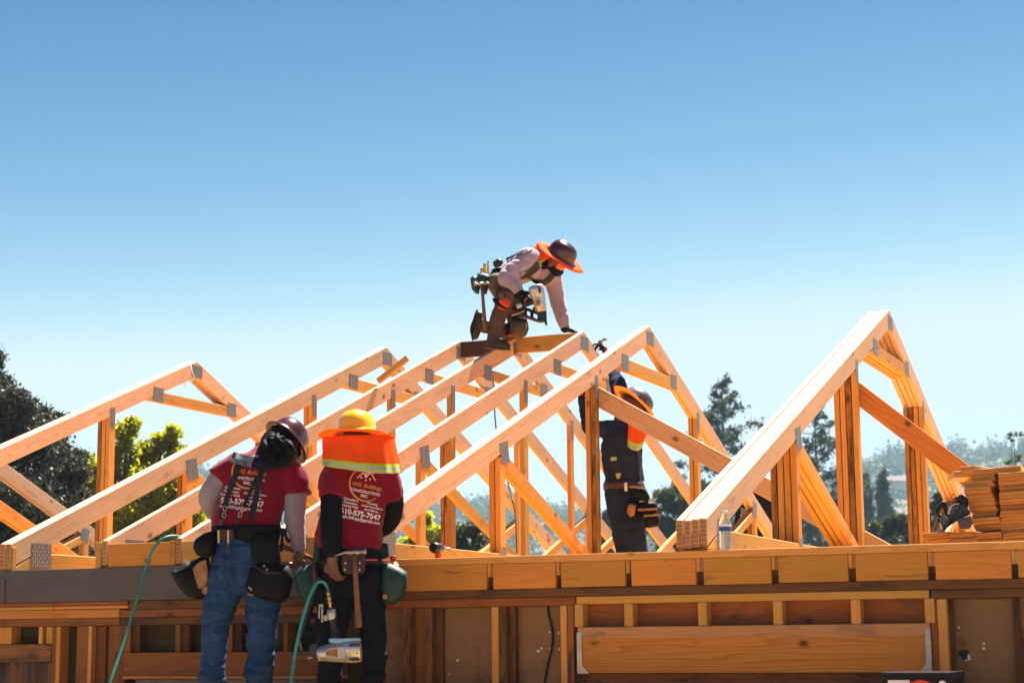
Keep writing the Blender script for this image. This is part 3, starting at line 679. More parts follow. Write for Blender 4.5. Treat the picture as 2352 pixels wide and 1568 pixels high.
def finger_hand(bm, wrist, dirv, palm_n, size=.088, curl=1.0, spread=.2, thumb_side=1):
    """palm and five fingers: dirv along the palm, palm_n out of the back of the hand"""
    d = Vector(dirv).normalized(); nrm = Vector(palm_n); nrm = (nrm - d * nrm.dot(d)).normalized(); s_ = d.cross(nrm) * thumb_side
    w_ = Vector(wrist)
    add_loft(bm, [(w_ - d * .02, s_ * .026, nrm * .02), (w_ + d * .02, s_ * .034, nrm * .018), (w_ + d * size * .7, s_ * .043, nrm * .015), (w_ + d * size, s_ * .040, nrm * .012)], 14)
    lens = (.070, .078, .072, .056)
    for i, L in enumerate(lens):
        k = 1.5 - i; b0 = w_ + d * size * .97 + s_ * .021 * k
        dd = (d + s_ * spread * .12 * k).normalized(); p = [b0]; a = 0
        for j, fr in enumerate((.45, .32, .23)):
            a += curl * (.75, .85, .6)[j]; q = dd * math.cos(a) - nrm * math.sin(a); p.append(p[-1] + q * L * fr * 1.15)
        limb(bm, [b0 - dd * .012] + p[1:], [.0098, .0092, .0086, .0074], n=3)
    b0 = w_ + d * size * .25 + s_ * .03
    limb(bm, [b0, b0 + (d * .6 + s_ * .7).normalized() * .035, b0 + (d * .6 + s_ * .7).normalized() * .035 + (d * .9 + s_ * .1 - nrm * .5 * curl).normalized() * .032, b0 + (d * .6 + s_ * .7).normalized() * .035 + (d * .8 - s_ * .2 - nrm * .8 * curl).normalized() * .052], [.014, .0125, .0105, .0085], n=3)
def head(bm, c, up, face, sc=1.0):
    """skull, jaw, nose, ears, brow; c: centre of the skull"""
    u = Vector(up).normalized(); f_ = Vector(face); f_ = (f_ - u * f_.dot(u)).normalized(); s_ = f_.cross(u); c = Vector(c)
    ell(bm, c + u * .012 * sc, s_ * .076 * sc, f_ * .096 * sc, u * .098 * sc)
    ell(bm, c + f_ * .028 * sc - u * .055 * sc, s_ * .058 * sc, f_ * .062 * sc, u * .062 * sc)
    ell(bm, c + f_ * .05 * sc - u * .095 * sc, s_ * .034 * sc, f_ * .034 * sc, u * .022 * sc)
    limb(bm, [c + f_ * .090 * sc - u * .012 * sc, c + f_ * .108 * sc - u * .04 * sc], [.009 * sc, .015 * sc], n=3)
    ell(bm, c + f_ * .088 * sc + u * .012 * sc, s_ * .05 * sc, f_ * .012 * sc, u * .009 * sc)
    ell(bm, c + f_ * .086 * sc - u * .068 * sc, s_ * .024 * sc, f_ * .010 * sc, u * .009 * sc)
    for k in (-1, 1): ell(bm, c + s_ * .079 * sc * k - u * .02 * sc - f_ * .005, s_ * .009 * sc, f_ * .019 * sc, u * .031 * sc)
def eyes(parent, c, up, face, sc=1.0):
    u = Vector(up).normalized(); f_ = Vector(face); f_ = (f_ - u * f_.dot(u)).normalized(); s_ = f_.cross(u); c = Vector(c)
    for k in (-1, 1):
        bm = bmesh.new(); ell(bm, c + s_ * .031 * k * sc + f_ * .083 * sc - u * .005 * sc, s_ * .012, f_ * .008, u * .008); from_bm(bm, "eye", M['print_white'], parent, True)
def trunk(bm, secs):
    """secs: (px, py, d, half width m, half depth m); cross-sections square to the spine"""
    P = [W(x, y, d) for x, y, d, a, b in secs]; L = []
    for i, (x, y, d, a, b) in enumerate(secs):
        t = (P[min(i + 1, len(P) - 1)] - P[max(i - 1, 0)]).normalized(); s_ = (RX - t * RX.dot(t)).normalized(); n_ = t.cross(s_)
        L.append((P[i], s_ * a, n_ * b))
    add_loft(bm, L, 28)
def text_mesh(txt, size, bold=0.0, shear=0.0, spacing=1.0, align='CENTER'):
    cu = bpy.data.curves.new("t", 'FONT'); cu.body = txt; cu.size = size; cu.offset = bold; cu.shear = shear; cu.space_character = spacing; cu.align_x = align; cu.align_y = 'CENTER'; cu.resolution_u = 3
    o = bpy.data.objects.new("t", cu); C.objects.link(o); dg = bpy.context.evaluated_depsgraph_get(); dg.update()
    me = bpy.data.meshes.new_from_object(o.evaluated_get(dg)); bpy.data.objects.remove(o); bpy.data.curves.remove(cu); return me
def printed(name, items, bvh, O, ux, uz, mat, parent, off=.0022):
    """lettering laid onto cloth: items (mesh, u, v); O centre, ux right, uz up (world vectors)"""
    bm = bmesh.new()
    for me, u0, v0 in items:
        b2 = bmesh.new(); b2.from_mesh(me)
        bmesh.ops.triangulate(b2, faces=b2.faces)
        for _ in range(3):
            lg = [e for e in b2.edges if e.calc_length() > .012]
            if not lg: break
            bmesh.ops.subdivide_edges(b2, edges=lg, cuts=1)
        vm = {}
        for v in b2.verts:
            p = O + ux * (v.co.x + u0) + uz * (v.co.y + v0); r = (p - EYE).normalized(); h = bvh.ray_cast(EYE, r)
            if h[0] is None: vm[v] = None; continue
            vm[v] = bm.verts.new(h[0] - r * off)
        for f in b2.faces:
            vv = [vm[v] for v in f.verts]
            if None in vv: continue
            try: bm.faces.new(vv)
            except ValueError: pass
        b2.free()
    bmesh.ops.recalc_face_normals(bm, faces=bm.faces)
    return from_bm(bm, name, mat, parent)
def flat_mesh(polys):
    bm = bmesh.new()
    for p in polys: bm.faces.new([bm.verts.new((x, y, 0)) for x, y in p])
    me = bpy.data.meshes.new("f"); bm.to_mesh(me); bm.free(); return me
def arc_mesh(r, wid, a0, a1, n=40, taper=True):
    P = []
    for i in range(n):
        t0, t1 = a0 + (a1 - a0) * i / n, a0 + (a1 - a0) * (i + 1) / n
        k0, k1 = (wid * math.sin(math.pi * (i + .15) / (n + .3)) ** .6, wid * math.sin(math.pi * (i + 1.15) / (n + .3)) ** .6)
        P.append([((r - k0 / 2) * math.cos(t0), (r - k0 / 2) * math.sin(t0)), ((r + k0 / 2) * math.cos(t0), (r + k0 / 2) * math.sin(t0)), ((r + k1 / 2) * math.cos(t1), (r + k1 / 2) * math.sin(t1)), ((r - k1 / 2) * math.cos(t1), (r - k1 / 2) * math.sin(t1))])
    return flat_mesh(P)
def shirt_print(shirt, O, ux, uz, k=1.0):
    bv = bvh_of(shirt)
    q = lambda x0, y0, x1, y1: [(x0, y0), (x1, y0), (x1, y1), (x0, y1)]
    house = [[(-.052, .105), (-.045, .105), (-.012, .140), (-.012, .150)], [(-.012, .150), (-.012, .140), (.01, .118), (.016, .122)], [(-.004, .122), (.004, .115), (.034, .148), (.034, .158)], [(.034, .158), (.034, .148), (.066, .112), (.073, .112)],
             q(-.026, .108, -.018, .118), q(.004, .096, .012, .106), q(.030, .108, .038, .118), q(.002, .135, .012, .168), q(.016, .145, .032, .176), q(.036, .152, .046, .172), q(.049, .150, .058, .166)]
    wt = [(flat_mesh([[(x * k, y * k) for x, y in p] for p in house]), 0, 0)]
    for txt, sz, u, v, b, sp in (("CONSTRUCTION", .0235, .012, .028, .0006, 1.02), ("INC.", .0235, .008, .002, .0006, 1.02)):
        wt.append((text_mesh(txt, sz * k, b, 0, sp), u * k, v * k))
    for txt, u, v in (("-Demolition", -.075, -.036), ("-Excavation", -.078, -.057), ("-Retaining Wall", -.086, -.078), ("-Framing", .060, -.036), ("-New Foundation", .062, -.057), ("-And More...", .062, -.078)):
        wt.append((text_mesh(txt, .0195 * k, .0004), u * k, v * k))
    wt.append((text_mesh("510-575-7547", .046 * k, .0011, 0, .98), -.006 * k, -.114 * k)); wt.append((text_mesh("wgbuildings@gmail.com", .0262 * k, .0006), -.006 * k, -.146 * k))
    printed("white_lettering", wt, bv, O, ux, uz, M['print_white'], shirt)
    gt = [(text_mesh("WG. Buildings", .034 * k, .0002, .28, .96), .016 * k, .066 * k), (arc_mesh(.098 * k, .011 * k, R(118), R(322)), .006 * k, .070 * k)]
    printed("gold_lettering", gt, bv, O, ux, uz, M['print_gold'], shirt)
def hammer(root_name, base, tip, headdir, label, hl=.11, hmat=None, group=None, hr=.0135):
    """tip: end of handle at the head"""
    base, tip = Vector(base), Vector(tip); t = (tip - base).normalized(); L = (tip - base).length
    root = empty(root_name, base, label, "hammer", group)
    hd = Vector(headdir); hd = (hd - t * hd.dot(t)).normalized(); sd = hd.cross(t)
    bm = bmesh.new(); add_loft(bm, [(base, hd * hr * 1.15, sd * hr * .8), (base + t * L * .06, hd * hr * 1.2, sd * hr * .85), (base + t * L * .35, hd * hr * .95, sd * hr * .7), (base + t * L * .7, hd * hr * .85, sd * hr * .65), (tip, hd * hr * .95, sd * hr * .75)], 14)
    from_bm(bm, "handle", hmat or M['hammer_wood'], root, True)
    bm = bmesh.new(); c = tip
    add_loft(bm, [(c - hd * .018, t * .014, sd * .013), (c + hd * .018, t * .014, sd * .013), (c + hd * .03, t * .010, sd * .010), (c + hd * .045, t * .010, sd * .010), (c + hd * .047, t * .015, sd * .015), (c + hd * .066, t * .0155, sd * .0155)], 16)
    for k in (-1, 1): add_loft(bm, [(c - hd * .016 + sd * .006 * k, t * .012, sd * .007), (c - hd * .05 + sd * .010 * k + t * .004, t * .008, sd * .006), (c - hd * hl * .8 + sd * .014 * k - t * .012, t * .003, sd * .004)], 10)
    from_bm(bm, "head", M['steel'], root, True)
    return root
#PART3
# ------------------------------------------------------------------ worker in jeans and dark red shirt, seen from behind
def PW(fn, d0):
    return lambda x, y, dd=0.0: W(*fn(x, y), d0 + dd)
I_ = lambda x, y: (x, y)
def boots(root, spots, d0):
    for x, y, dd in spots:
        p = W(x, y, d0 + dd); p.z = PZ + .06; bm = bmesh.new()
        limb(bm, [p + UP * .12, p + UP * .02, p - UP * .005], [.055, .055, .05]); limb(bm, [p - RF * .05 - UP * .015, p + RF * .07 - UP * .02, p + RF * .16 - UP * .03], [.045, .047, .036], ratio=.85)
        b = fuse(bm, "boot", M['boot'], root, .01, 3)
        bm = bmesh.new(); c = p + RF * .055; add_loft(bm, [(Vector((c.x, c.y, PZ)), RX * .048, RF * .15), (Vector((c.x, c.y, PZ + .022)), RX * .05, RF * .152)], 20); s_ = from_bm(bm, "sole", M['sole'], b)
d0 = 10.05; P = PW(I_, d0); Pz2 = PW(z2, d0); Pp2 = PW(p2, d0)
base = W(563, 1560, d0); base.z = PZ
wr = person_root(base, "worker in blue jeans and dark red T-shirt with navy suspenders")
hax = RX * .56 + UP * .70 + RF * .44; hfw = RX * .45 - UP * .55 + RF * .7
bm = bmesh.new()
hc = P(646, 1020, .08); head(bm, hc, hax, hfw)
limb(bm, [P(612, 1060, .08), P(625, 1040, .09), hc], [.06, .055, .06])
trunk(bm, [(562, 1300, d0, .15, .1), (564, 1205, d0 + .01, .15, .1), (588, 1120, d0 + .05, .155, .1), (600, 1075, d0 + .075, .15, .085), (610, 1052, d0 + .085, .06, .06)])
limb(bm, [P(530, 1082, .06), P(478, 1142, .08), P(505, 1186, .25)], [.055, .045, .035]); limb(bm, [P(664, 1095, .06), P(677, 1180, .03), P(687, 1258, .03)], [.055, .045, .03])
finger_hand(bm, P(688, 1259, .03), -UP - RX * .05, RX * .9 - RF * .4, .078, 1.15, thumb_side=-1)
finger_hand(bm, P(507, 1188, .26), RF + RX * .5, -RX + UP * .3, .08, .6)
for x0, x1 in ((524, 488), (602, 594)): limb(bm, [P(x0, 1310), P((x0 + x1) / 2, 1420), P(x1, 1560)], [.08, .055, .045])
body = fuse(bm, "body", M['skin'], wr, .0085, 2)
# shirt and sleeves
bm = bmesh.new()
trunk(bm, [(560, 1240, d0, .176, .125), (563, 1205, d0 + .01, .190, .128), (576, 1165, d0 + .03, .180, .124), (588, 1120, d0 + .05, .188, .130), (594, 1090, d0 + .062, .196, .126), (600, 1068, d0 + .072, .172, .105), (607, 1050, d0 + .083, .105, .085), (613, 1038, d0 + .09, .068, .066)])
add_loft(bm, limb_secs([P(545, 1074, .06), P(520, 1086, .06), P(504, 1101, .06)], [.092, .084, .082], rnd=(True, False)), 18)
add_loft(bm, limb_secs([P(650, 1080, .06), P(676, 1100, .05), P(683, 1136, .04)], [.088, .086, .083], rnd=(True, False)), 18)
shirt = fuse(bm, "t_shirt", M['red_cotton'], wr, .0105, 3, .010, (6, 6, 9), 3)
bm = bmesh.new()
limb(bm, [P(535, 1080, .06), P(500, 1108, .06), P(481, 1142, .06), P(490, 1170, .14), P(508, 1188, .25)], [.07, .066, .062, .054, .042])
limb(bm, [P(668, 1095, .05), P(678, 1140, .03), P(677, 1190, .02), P(683, 1235, .03), P(687, 1258, .03)], [.074, .064, .058, .046, .037])
fuse(bm, "undershirt", M['grey_cotton'], wr, .0105, 3, .004, (10, 10, 18), 5)
ux = (RX * math.cos(R(7)) - UP * math.sin(R(7))); uz = (UP * math.cos(R(8)) + RX * math.sin(R(8)))
shirt_print(shirt, W(565, 1109.5, d0 - .13), ux, uz, .94)
# jeans
bm = bmesh.new()
trunk(bm, [(563, 1236, d0, .165, .118), (563, 1262, d0, .180, .128), (562, 1300, d0, .187, .135), (560, 1338, d0, .178, .13), (558, 1362, d0, .12, .10)])
ell(bm, P(527, 1308, -.055), RX * .088, RF * .09, UP * .10); ell(bm, P(599, 1308, -.055), RX * .088, RF * .09, UP * .10)
limb(bm, [P(520, 1330), P(504, 1395, -.01), P(496, 1440, -.01), P(491, 1500), P(487, 1545), P(486, 1590)], [.112, .090, .074, .066, .064, .058])
limb(bm, [P(602, 1330), P(604, 1395, -.01), P(600, 1440, -.01), P(598, 1500), P(594, 1548), P(592, 1592)], [.114, .096, .084, .078, .075, .066])
for x, y, r in ((484, 1548, .078), (489, 1562, .070), (592, 1548, .082), (591, 1563, .072), (613, 1505, .055), (488, 1532, .068), (598, 1530, .078)): ell(bm, P(x, y, -.01), RX * r, RF * r, UP * r * .42)
jeans = fuse(bm, "jeans", M['denim'], wr, .0105, 2, .012, (5, 5, 14), 8)
jb = bvh_of(jeans)
def stitch(pix, w=.006): strap("pocket_seam", pix, w, jb, M['leather_tan'] if False else M['denim_seam'], jeans, .001, .0025, d0, 6)
M['denim_seam'] = simple("pale_denim_seam", (.05, .065, .105), .9)
for pth in ([z2(215, 920), z2(268, 925)], [z2(268, 925), z2(266, 970), z2(275, 1010), z2(225, 1040)], [z2(357, 937), z2(440, 935)], [z2(357, 937), z2(368, 1000), z2(385, 1040)], [z2(310, 800), z2(312, 860), z2(310, 960), z2(322, 1010), z2(345, 1045)], [z2(232, 880), z2(310, 910), z2(430, 900)], [z2(235, 832), z2(310, 838), z2(430, 838)]): stitch(pth)
strap("belt_loop", [z2(311, 800), z2(311, 862)], .02, jb, M['denim_seam'], jeans, .003, .004, d0)
boots(wr, [(487, 1575, 0), (593, 1575, 0)], d0)
# hair, hat
bm = bmesh.new()
ell(bm, P(637, 1022, .03), RX * .10, RF * .105, UP * .098); ell(bm, P(618, 1036, .02), RX * .066, RF * .07, UP * .06); ell(bm, P(655, 1040, .03), RX * .07, RF * .07, UP * .06)
for i in range(110):
    a = random.uniform(0, 6.28); x = 636 + 34 * math.cos(a) * random.uniform(.6, 1.02); y = 1026 + 30 * math.sin(a) * random.uniform(.5, 1.02); q = P(x, y, random.uniform(-.08, -.03))
    limb(bm, [q, q + Vector((random.uniform(-.02, .02), random.uniform(-.02, 0), -.015)), q + Vector((random.uniform(-.03, .03), random.uniform(-.02, .02), -.035))], [.009, .008, .005], n=3)
fuse(bm, "hair", M['hair'], wr, .0055, 1, .003, (40, 40, 25), 4)
hat(wr, P(658, 1012, .10), hax, hfw, M['hat_maroon'], .108, .125, .125, .028, .012)
# suspenders and tool belt
sb = bvh_of(shirt); sus = empty("suspenders", (0, 0, 0), None, None); sus.parent = wr
strap("yoke", [p2(555, 545), p2(700, 588), p2(900, 625), p2(1080, 640), p2(1200, 625), p2(1320, 590)], .060, sb, M['webbing'], sus, .009, .012, d0)
strap("strap", [p2(705, 545), p2(650, 650), p2(600, 780), p2(540, 940), p2(480, 1110), p2(440, 1250), p2(395, 1385)], .028, sb, M['webbing'], sus, .013, .004, d0)
strap("strap", [p2(1010, 560), p2(965, 680), p2(930, 820), p2(895, 1000), p2(855, 1200), p2(795, 1405)], .030, sb, M['webbing'], sus, .013, .004, d0)
strap("strap", [p2(880, 830), p2(800, 1010), p2(740, 1140), p2(705, 1230)], .019, sb, M['webbing'], sus, .009, .003, d0)
strap("leather_tab", [p2(665, 1320), p2(620, 1430), p2(560, 1570)], .022, sb, M['leather_brown'], sus, .011, .005, d0)
strap("leather_tab", [p2(440, 1370), p2(400, 1450), p2(380, 1540)], .020, sb, M['leather_brown'], sus, .011, .005, d0)
for x, y in (p2(455, 1240), p2(690, 1250), p2(445, 1330), p2(660, 1320)):
    c = W(x, y, d0 - .155); o = from_bm(tube_mesh([c + (RX * math.cos(t) + UP * math.sin(t) * 1.5) * .0095 for t in [k / 14 * 6.2832 for k in range(15)]], .0026, 6), "buckle", M['brass'], sus, True)
belt = empty("tool_belt", (0, 0, 0), None, None); belt.parent = wr
bm = bmesh.new(); trunk(bm, [(563, 1244, d0, .178, .134), (564, 1240, d0, .186, .142), (566, 1212, d0, .198, .144), (566, 1208, d0, .190, .138)]); from_bm(bm, "belt_band", M['leather_black'], belt, True)
slab("buckle_patch", [z2(250, 742), z2(335, 738), z2(342, 792), z2(252, 790)], d0 - .165, .02, M['leather_brown'], belt)
for x in (258, 310): slab("prong", [z2(x - 5, 742), z2(x + 5, 742), z2(x + 6, 805), z2(x + 1, 815), z2(x - 4, 805)], d0 - .172, .006, M['brass'], belt, bev=.001)
pouch("side_bag", [z2(238, 742), z2(180, 757), z2(130, 792), z2(118, 835), z2(140, 878), z2(190, 895), z2(240, 880)], d0 - .06, .13, M['leather_black'], belt)
o = pouch("nail_bag", [z2(72, 950), z2(110, 908), z2(170, 880), z2(212, 880), z2(218, 1080), z2(188, 1108), z2(140, 1118), z2(88, 1100), z2(40, 1050), z2(2, 985), z2(-4, 962), z2(40, 958)], d0 + .0, .13, M['leather_black'], belt)
slab("suede_patch", [z2(118, 948), z2(150, 915), z2(190, 900), z2(200, 960), z2(196, 1035), z2(150, 1062), z2(135, 1010)], d0 - .072, .012, M['leather_tan'], belt)
slab("flap_point", [z2(70, 893), z2(98, 905), z2(112, 930), z2(100, 948), z2(82, 925)], d0 - .04, .015, M['steel'], belt)
slab("bag_tag", [z2(168, 1050), z2(200, 1042), z2(202, 1075), z2(185, 1092), z2(166, 1080)], d0 - .075, .01, M['leather_tan'], belt)
pouch("side_bag", [z2(425, 745), z2(575, 760), z2(590, 850), z2(600, 935), z2(480, 960), z2(430, 900)], d0 - .10, .12, M['leather_black'], belt)
pouch("nail_bag", [z2(430, 935), z2(480, 905), z2(560, 925), z2(640, 930), z2(668, 1000), z2(640, 1110), z2(600, 1136), z2(540, 1125), z2(470, 1108), z2(410, 1080), z2(398, 1045)], d0 - .12, .15, M['leather_black'], belt)
slab("pocket_edge", [z2(440, 925), z2(520, 968), z2(600, 968), z2(600, 978), z2(518, 980), z2(436, 935)], d0 - .200, .008, M['leather_brown'], belt)
for x, y in ((425, 1052), (435, 1062), (520, 955), (505, 935)): cyl("rivet", W(*z2(x, y), d0 - .207), W(*z2(x, y), d0 - .17), .006, .006, M['steel'], belt, 10)
slab("bag_tag", [z2(410, 1082), z2(450, 1088), z2(448, 1098), z2(412, 1092)], d0 - .19, .01, M['leather_tan'], belt)
strap("loose_strap", [z2(606, 730), z2(602, 800), z2(598, 858)], .018, jb, M['webbing'], belt, .0, .004, d0 - .02); strap("loose_strap", [z2(615, 735), z2(625, 780), z2(642, 808)], .02, jb, M['webbing'], belt, .0, .004, d0)
hammer("hammer", W(*z2(588, 822), d0 + .0), W(*z2(790, 905), d0 + .12), UP, "wooden-handled hammer in the right fist of the worker in blue jeans")
# ------------------------------------------------------------------ worker in the yellow hat
d0 = 9.9; P = PW(I_, d0)
base = W(806, 1560, d0); base.z = PZ
wy = person_root(base, "worker in yellow hard hat with orange neck flap, dark red T-shirt and black sleeves")
bm = bmesh.new(); hc = P(820, 1012, .02); head(bm, hc, UP + RF * .15, RF - UP * .3); limb(bm, [P(824, 1065, .03), P(822, 1045, .03), hc], [.06, .055, .06])
trunk(bm, [(803, 1300, d0, .14, .1), (806, 1220, d0, .145, .1), (822, 1130, d0, .15, .1), (825, 1085, d0 + .01, .15, .085), (823, 1055, d0 + .02, .06, .06)])
limb(bm, [P(766, 1095, -.05), P(762, 1200, -.13), P(763, 1282, -.16)], [.05, .045, .032]); limb(bm, [P(900, 1110), P(902, 1175, .02), P(886, 1204, .08), P(852, 1225, .22)], [.04, .04, .036, .028])
finger_hand(bm, P(763, 1284, -.16), -UP + RX * .12, -RF * .75 - RX * .65, .082, .95, thumb_side=1)
finger_hand(bm, P(848, 1226, .24), -RX + RF * .6, -RF, .08, .7)
for x0, x1 in ((772, 757), (842, 855)): limb(bm, [P(x0, 1310), P((x0 + x1) / 2, 1430), P(x1, 1560)], [.08, .055, .045])
fuse(bm, "body", M['skin'], wy, .0085, 2)
bm = bmesh.new()
trunk(bm, [(798, 1262, d0, .182, .125), (801, 1235, d0, .186, .128), (806, 1200, d0, .172, .122), (815, 1160, d0, .172, .122), (823, 1120, d0, .176, .124), (826, 1096, d0 + .008, .176, .118), (826, 1074, d0 + .015, .150, .1), (824, 1052, d0 + .02, .09, .08), (823, 1040, d0 + .02, .064, .062)])
add_loft(bm, limb_secs([P(784, 1082, -.01), P(768, 1102, -.06), P(763, 1142, -.10)], [.086, .082, .078], rnd=(True, False)), 18)
add_loft(bm, limb_secs([P(870, 1082), P(892, 1104), P(903, 1152)], [.080, .066, .058], rnd=(True, False)), 18)
shirt = fuse(bm, "t_shirt", M['red_cotton'], wy, .0105, 3, .010, (6, 6, 10), 13)
bm = bmesh.new(); limb(bm, [P(762, 1125, -.075), P(761, 1160, -.11), P(761, 1215, -.14), P(762, 1255, -.155), P(763, 1280, -.16)], [.060, .060, .060, .053, .045], rnd=(True, False))
limb(bm, [P(905, 1125), P(904, 1175, .02), P(888, 1206, .08), P(852, 1225, .22)], [.052, .053, .05, .038])
fuse(bm, "sleeve", M['black_knit'], wy, .0105, 3, .003, (10, 10, 20), 2)
ux = (RX * math.cos(R(12)) - UP * math.sin(R(12))); uz = (UP * math.cos(R(5)) + RX * math.sin(R(5)))
shirt_print(shirt, W(834, 1139, d0 - .13), ux, uz, .87)
bm = bmesh.new()
trunk(bm, [(803, 1255, d0, .160, .115), (803, 1280, d0, .168, .122), (805, 1318, d0, .172, .128), (806, 1350, d0, .162, .12), (806, 1372, d0, .10, .09)])
ell(bm, P(771, 1325, -.05), RX * .082, RF * .085, UP * .095); ell(bm, P(841, 1325, -.05), RX * .082, RF * .085, UP * .095)
limb(bm, [P(768, 1345), P(768, 1400), P(765, 1450), P(760, 1510), P(757, 1560), P(757, 1600)], [.10, .088, .072, .066, .064, .058])
limb(bm, [P(842, 1345), P(850, 1400), P(857, 1450), P(857, 1510), P(856, 1560), P(855, 1600)], [.10, .086, .074, .066, .064, .058])
for x, y, r in ((757, 1548, .07), (856, 1548, .072), (858, 1562, .066), (866, 1505, .06)): ell(bm, P(x, y), RX * r, RF * r, UP * r * .4)
jeans = fuse(bm, "jeans", M['black_denim'], wy, .0105, 2, .012, (5, 5, 13), 18)
boots(wy, [(757, 1575, 0), (855, 1575, 0)], d0)
hat(wy, P(818.5, 995, .0), UP + RF * .08 + RX * .02, RF, M['hat_yellow'], .110, .135, .128, .012, .02)
shade_ring(wy, P(818.5, 999, .0), UP + RF * .07 + RX * .03, RF, M['hi_orange'], (.103, .128), .106, .03, .006)
curtain(wy, [P(741, 1005, .03), P(752, 1002, -.08), P(780, 1000, -.18), P(818, 999, -.225), P(858, 998, -.19), P(890, 999, -.10), P(904, 1001, .02)],
        [P(741, 1067, .05), P(750, 1071, -.09), P(785, 1076, -.19), P(835, 1083, -.215), P(880, 1087, -.17), P(908, 1087, -.06), P(923, 1086, .05)], [M['hi_orange'], M['hi_lime'], M['reflective']], (0, .755, .835, .905, .965, 1.0), .013)
belt = empty("tool_belt", (0, 0, 0), None, None); belt.parent = wy
bm = bmesh.new(); trunk(bm, [(806, 1304, d0, .170, .130), (806, 1301, d0, .178, .138), (806, 1288, d0, .178, .138), (806, 1285, d0, .170, .130)]); from_bm(bm, "belt_band", M['webbing'], belt, True)
slab("red_stripe", [z2(1046, 897), z2(1118, 896), z2(1118, 906), z2(1046, 907)], d0 - .142, .02, M['red_plastic'], belt)
slab("hammer_holder", [z2(925, 868), z2(1050, 866), z2(1052, 955), z2(1035, 978), z2(945, 980), z2(926, 958)], d0 - .155, .014, M['leather_brown'], belt)
for x, y in ((945, 920), (1022, 920), (942, 955), (1020, 955)): cyl("rivet", W(*z2(x, y), d0 - .159), W(*z2(x, y), d0 - .15), .0065, .0065, M['brass'], belt, 10)
pouch("nail_bag", [z2(760, 925), z2(700, 940), z2(666, 985), z2(676, 1045), z2(700, 1110), z2(735, 1135), z2(780, 1115), z2(815, 1000), z2(812, 930)], d0 + .02, .15, M['green_nylon'], belt)
pouch("nail_bag", [z2(1140, 925), z2(1185, 918), z2(1240, 942), z2(1282, 972), z2(1278, 1050), z2(1256, 1112), z2(1195, 1150), z2(1150, 1142), z2(1132, 1050)], d0 - .03, .15, M['green_nylon'], belt)
pouch("side_pocket", [z2(775, 800), z2(815, 800), z2(815, 930), z2(765, 930)], d0 + .0, .1, M['green_nylon'], belt)
pouch("side_pocket", [z2(1120, 808), z2(1175, 812), z2(1182, 885), z2(1150, 900), z2(1125, 890)], d0 + .02, .09, M['webbing'], belt)
cyl("handle_grip", W(*z2(775, 915), d0 - .07), W(*z2(785, 1030), d0 - .07), .016, .014, M['leather_brown'], belt); cyl("handle_grip", W(*z2(715, 905), d0 - .02), W(*z2(722, 950), d0 - .02), .010, .010, M['black_plastic'], belt)
cyl("tag_ring", W(*z2(1158, 1100), d0 - .112), W(*z2(1158, 1100), d0 - .09), .014, .014, M['leather_tan'], belt)
hammer("hammer", W(*z2(1016, 1268), d0 - .185), W(*z2(992, 862), d0 - .185), RX, "wooden-handled hammer hanging in the brown leather holder of the yellow-hatted worker", .13, hr=.0165)
# drink bottle tucked into his pouch
bt = empty("drink_bottle", W(*z2(1203, 960), d0 + .02), "small clear bottle with a red cap tucked in the right green pouch", "bottle")
def lathe(name, c, prof, mat, parent, seg=24):
    bm = bmesh.new(); add_loft(bm, [(Vector(c) + UP * z, RX * r, RF * r) for z, r in prof], seg); return from_bm(bm, name, mat, parent, True)
def clear_plastic():
    m, n, l, b = new_mat("clear_plastic"); b.inputs['Transmission Weight'].default_value = .94; b.inputs['IOR'].default_value = 1.18; b.inputs['Roughness'].default_value = .07; b.inputs['Base Color'].default_value = (.93, .96, .98, 1)
    t = noise_tex(n, l, n.new('ShaderNodeTexCoord').outputs['Object'], 30, 2); bp = n.new('ShaderNodeBump'); bp.inputs['Strength'].default_value = .3; bp.inputs['Distance'].default_value = .003; l.new(t.outputs[0], bp.inputs['Height']); l.new(bp.outputs[0], b.inputs['Normal']); return m
M['clear'] = clear_plastic()
c = W(*z2(1203, 960), d0 + .02); lathe("body", c, [(0, .03), (.02, .034), (.035, .032), (.05, .02), (.055, .013)], M['clear'], bt); lathe("cap", c, [(.055, .0165), (.057, .0175), (.078, .0175), (.08, .016)], M['red_plastic'], bt)
# nail gun at his side
def frame_bars(name, pairs, d, th, w_, mat, parent):
    bm = bmesh.new()
    for (a, b) in pairs:
        p0, p1 = W(*a, d), W(*b, d); t = (p1 - p0).normalized(); s_ = t.cross(RF).normalized()
        add_loft(bm, [(p0, s_ * w_ * 1.2, RF * th), (p1, s_ * w_ * 1.2, RF * th)], 4)
    return from_bm(bm, name, mat, parent)
dn = 9.66; Q = PW(q4, dn)
ng = empty("nail_gun", Q(600, 1230), "silver and black nail gun hanging muzzle left beside the yellow-hatted worker's leg", "nail gun", "air nail guns")
bm = bmesh.new(); ax_ = (Q(845, 1222) - Q(395, 1262)).normalized(); sv = UP
su = lambda x, y, r: (Q(x, y), (UP - ax_ * UP.dot(ax_)).normalized() * r, RF * r)
add_loft(bm, [su(392, 1262, .036), su(430, 1258, .040), su(500, 1250, .046), su(600, 1238, .055), su(685, 1228, .062), su(690, 1227, .065), su(800, 1222, .065), su(842, 1220, .062), su(850, 1219, .05)], 28); from_bm(bm, "housing", M['silver'], ng, True)
slab("sticker", [q4(470, 1235), q4(520, 1200), q4(675, 1188), q4(682, 1300), q4(620, 1312), q4(480, 1290)], dn - .068, .012, M['reflective'], ng, bev=.002)
slab("sticker_patch", [q4(480, 1240), q4(525, 1212), q4(600, 1206), q4(605, 1296), q4(490, 1280)], dn - .0695, .004, M['leather_tan'], ng, bev=0)
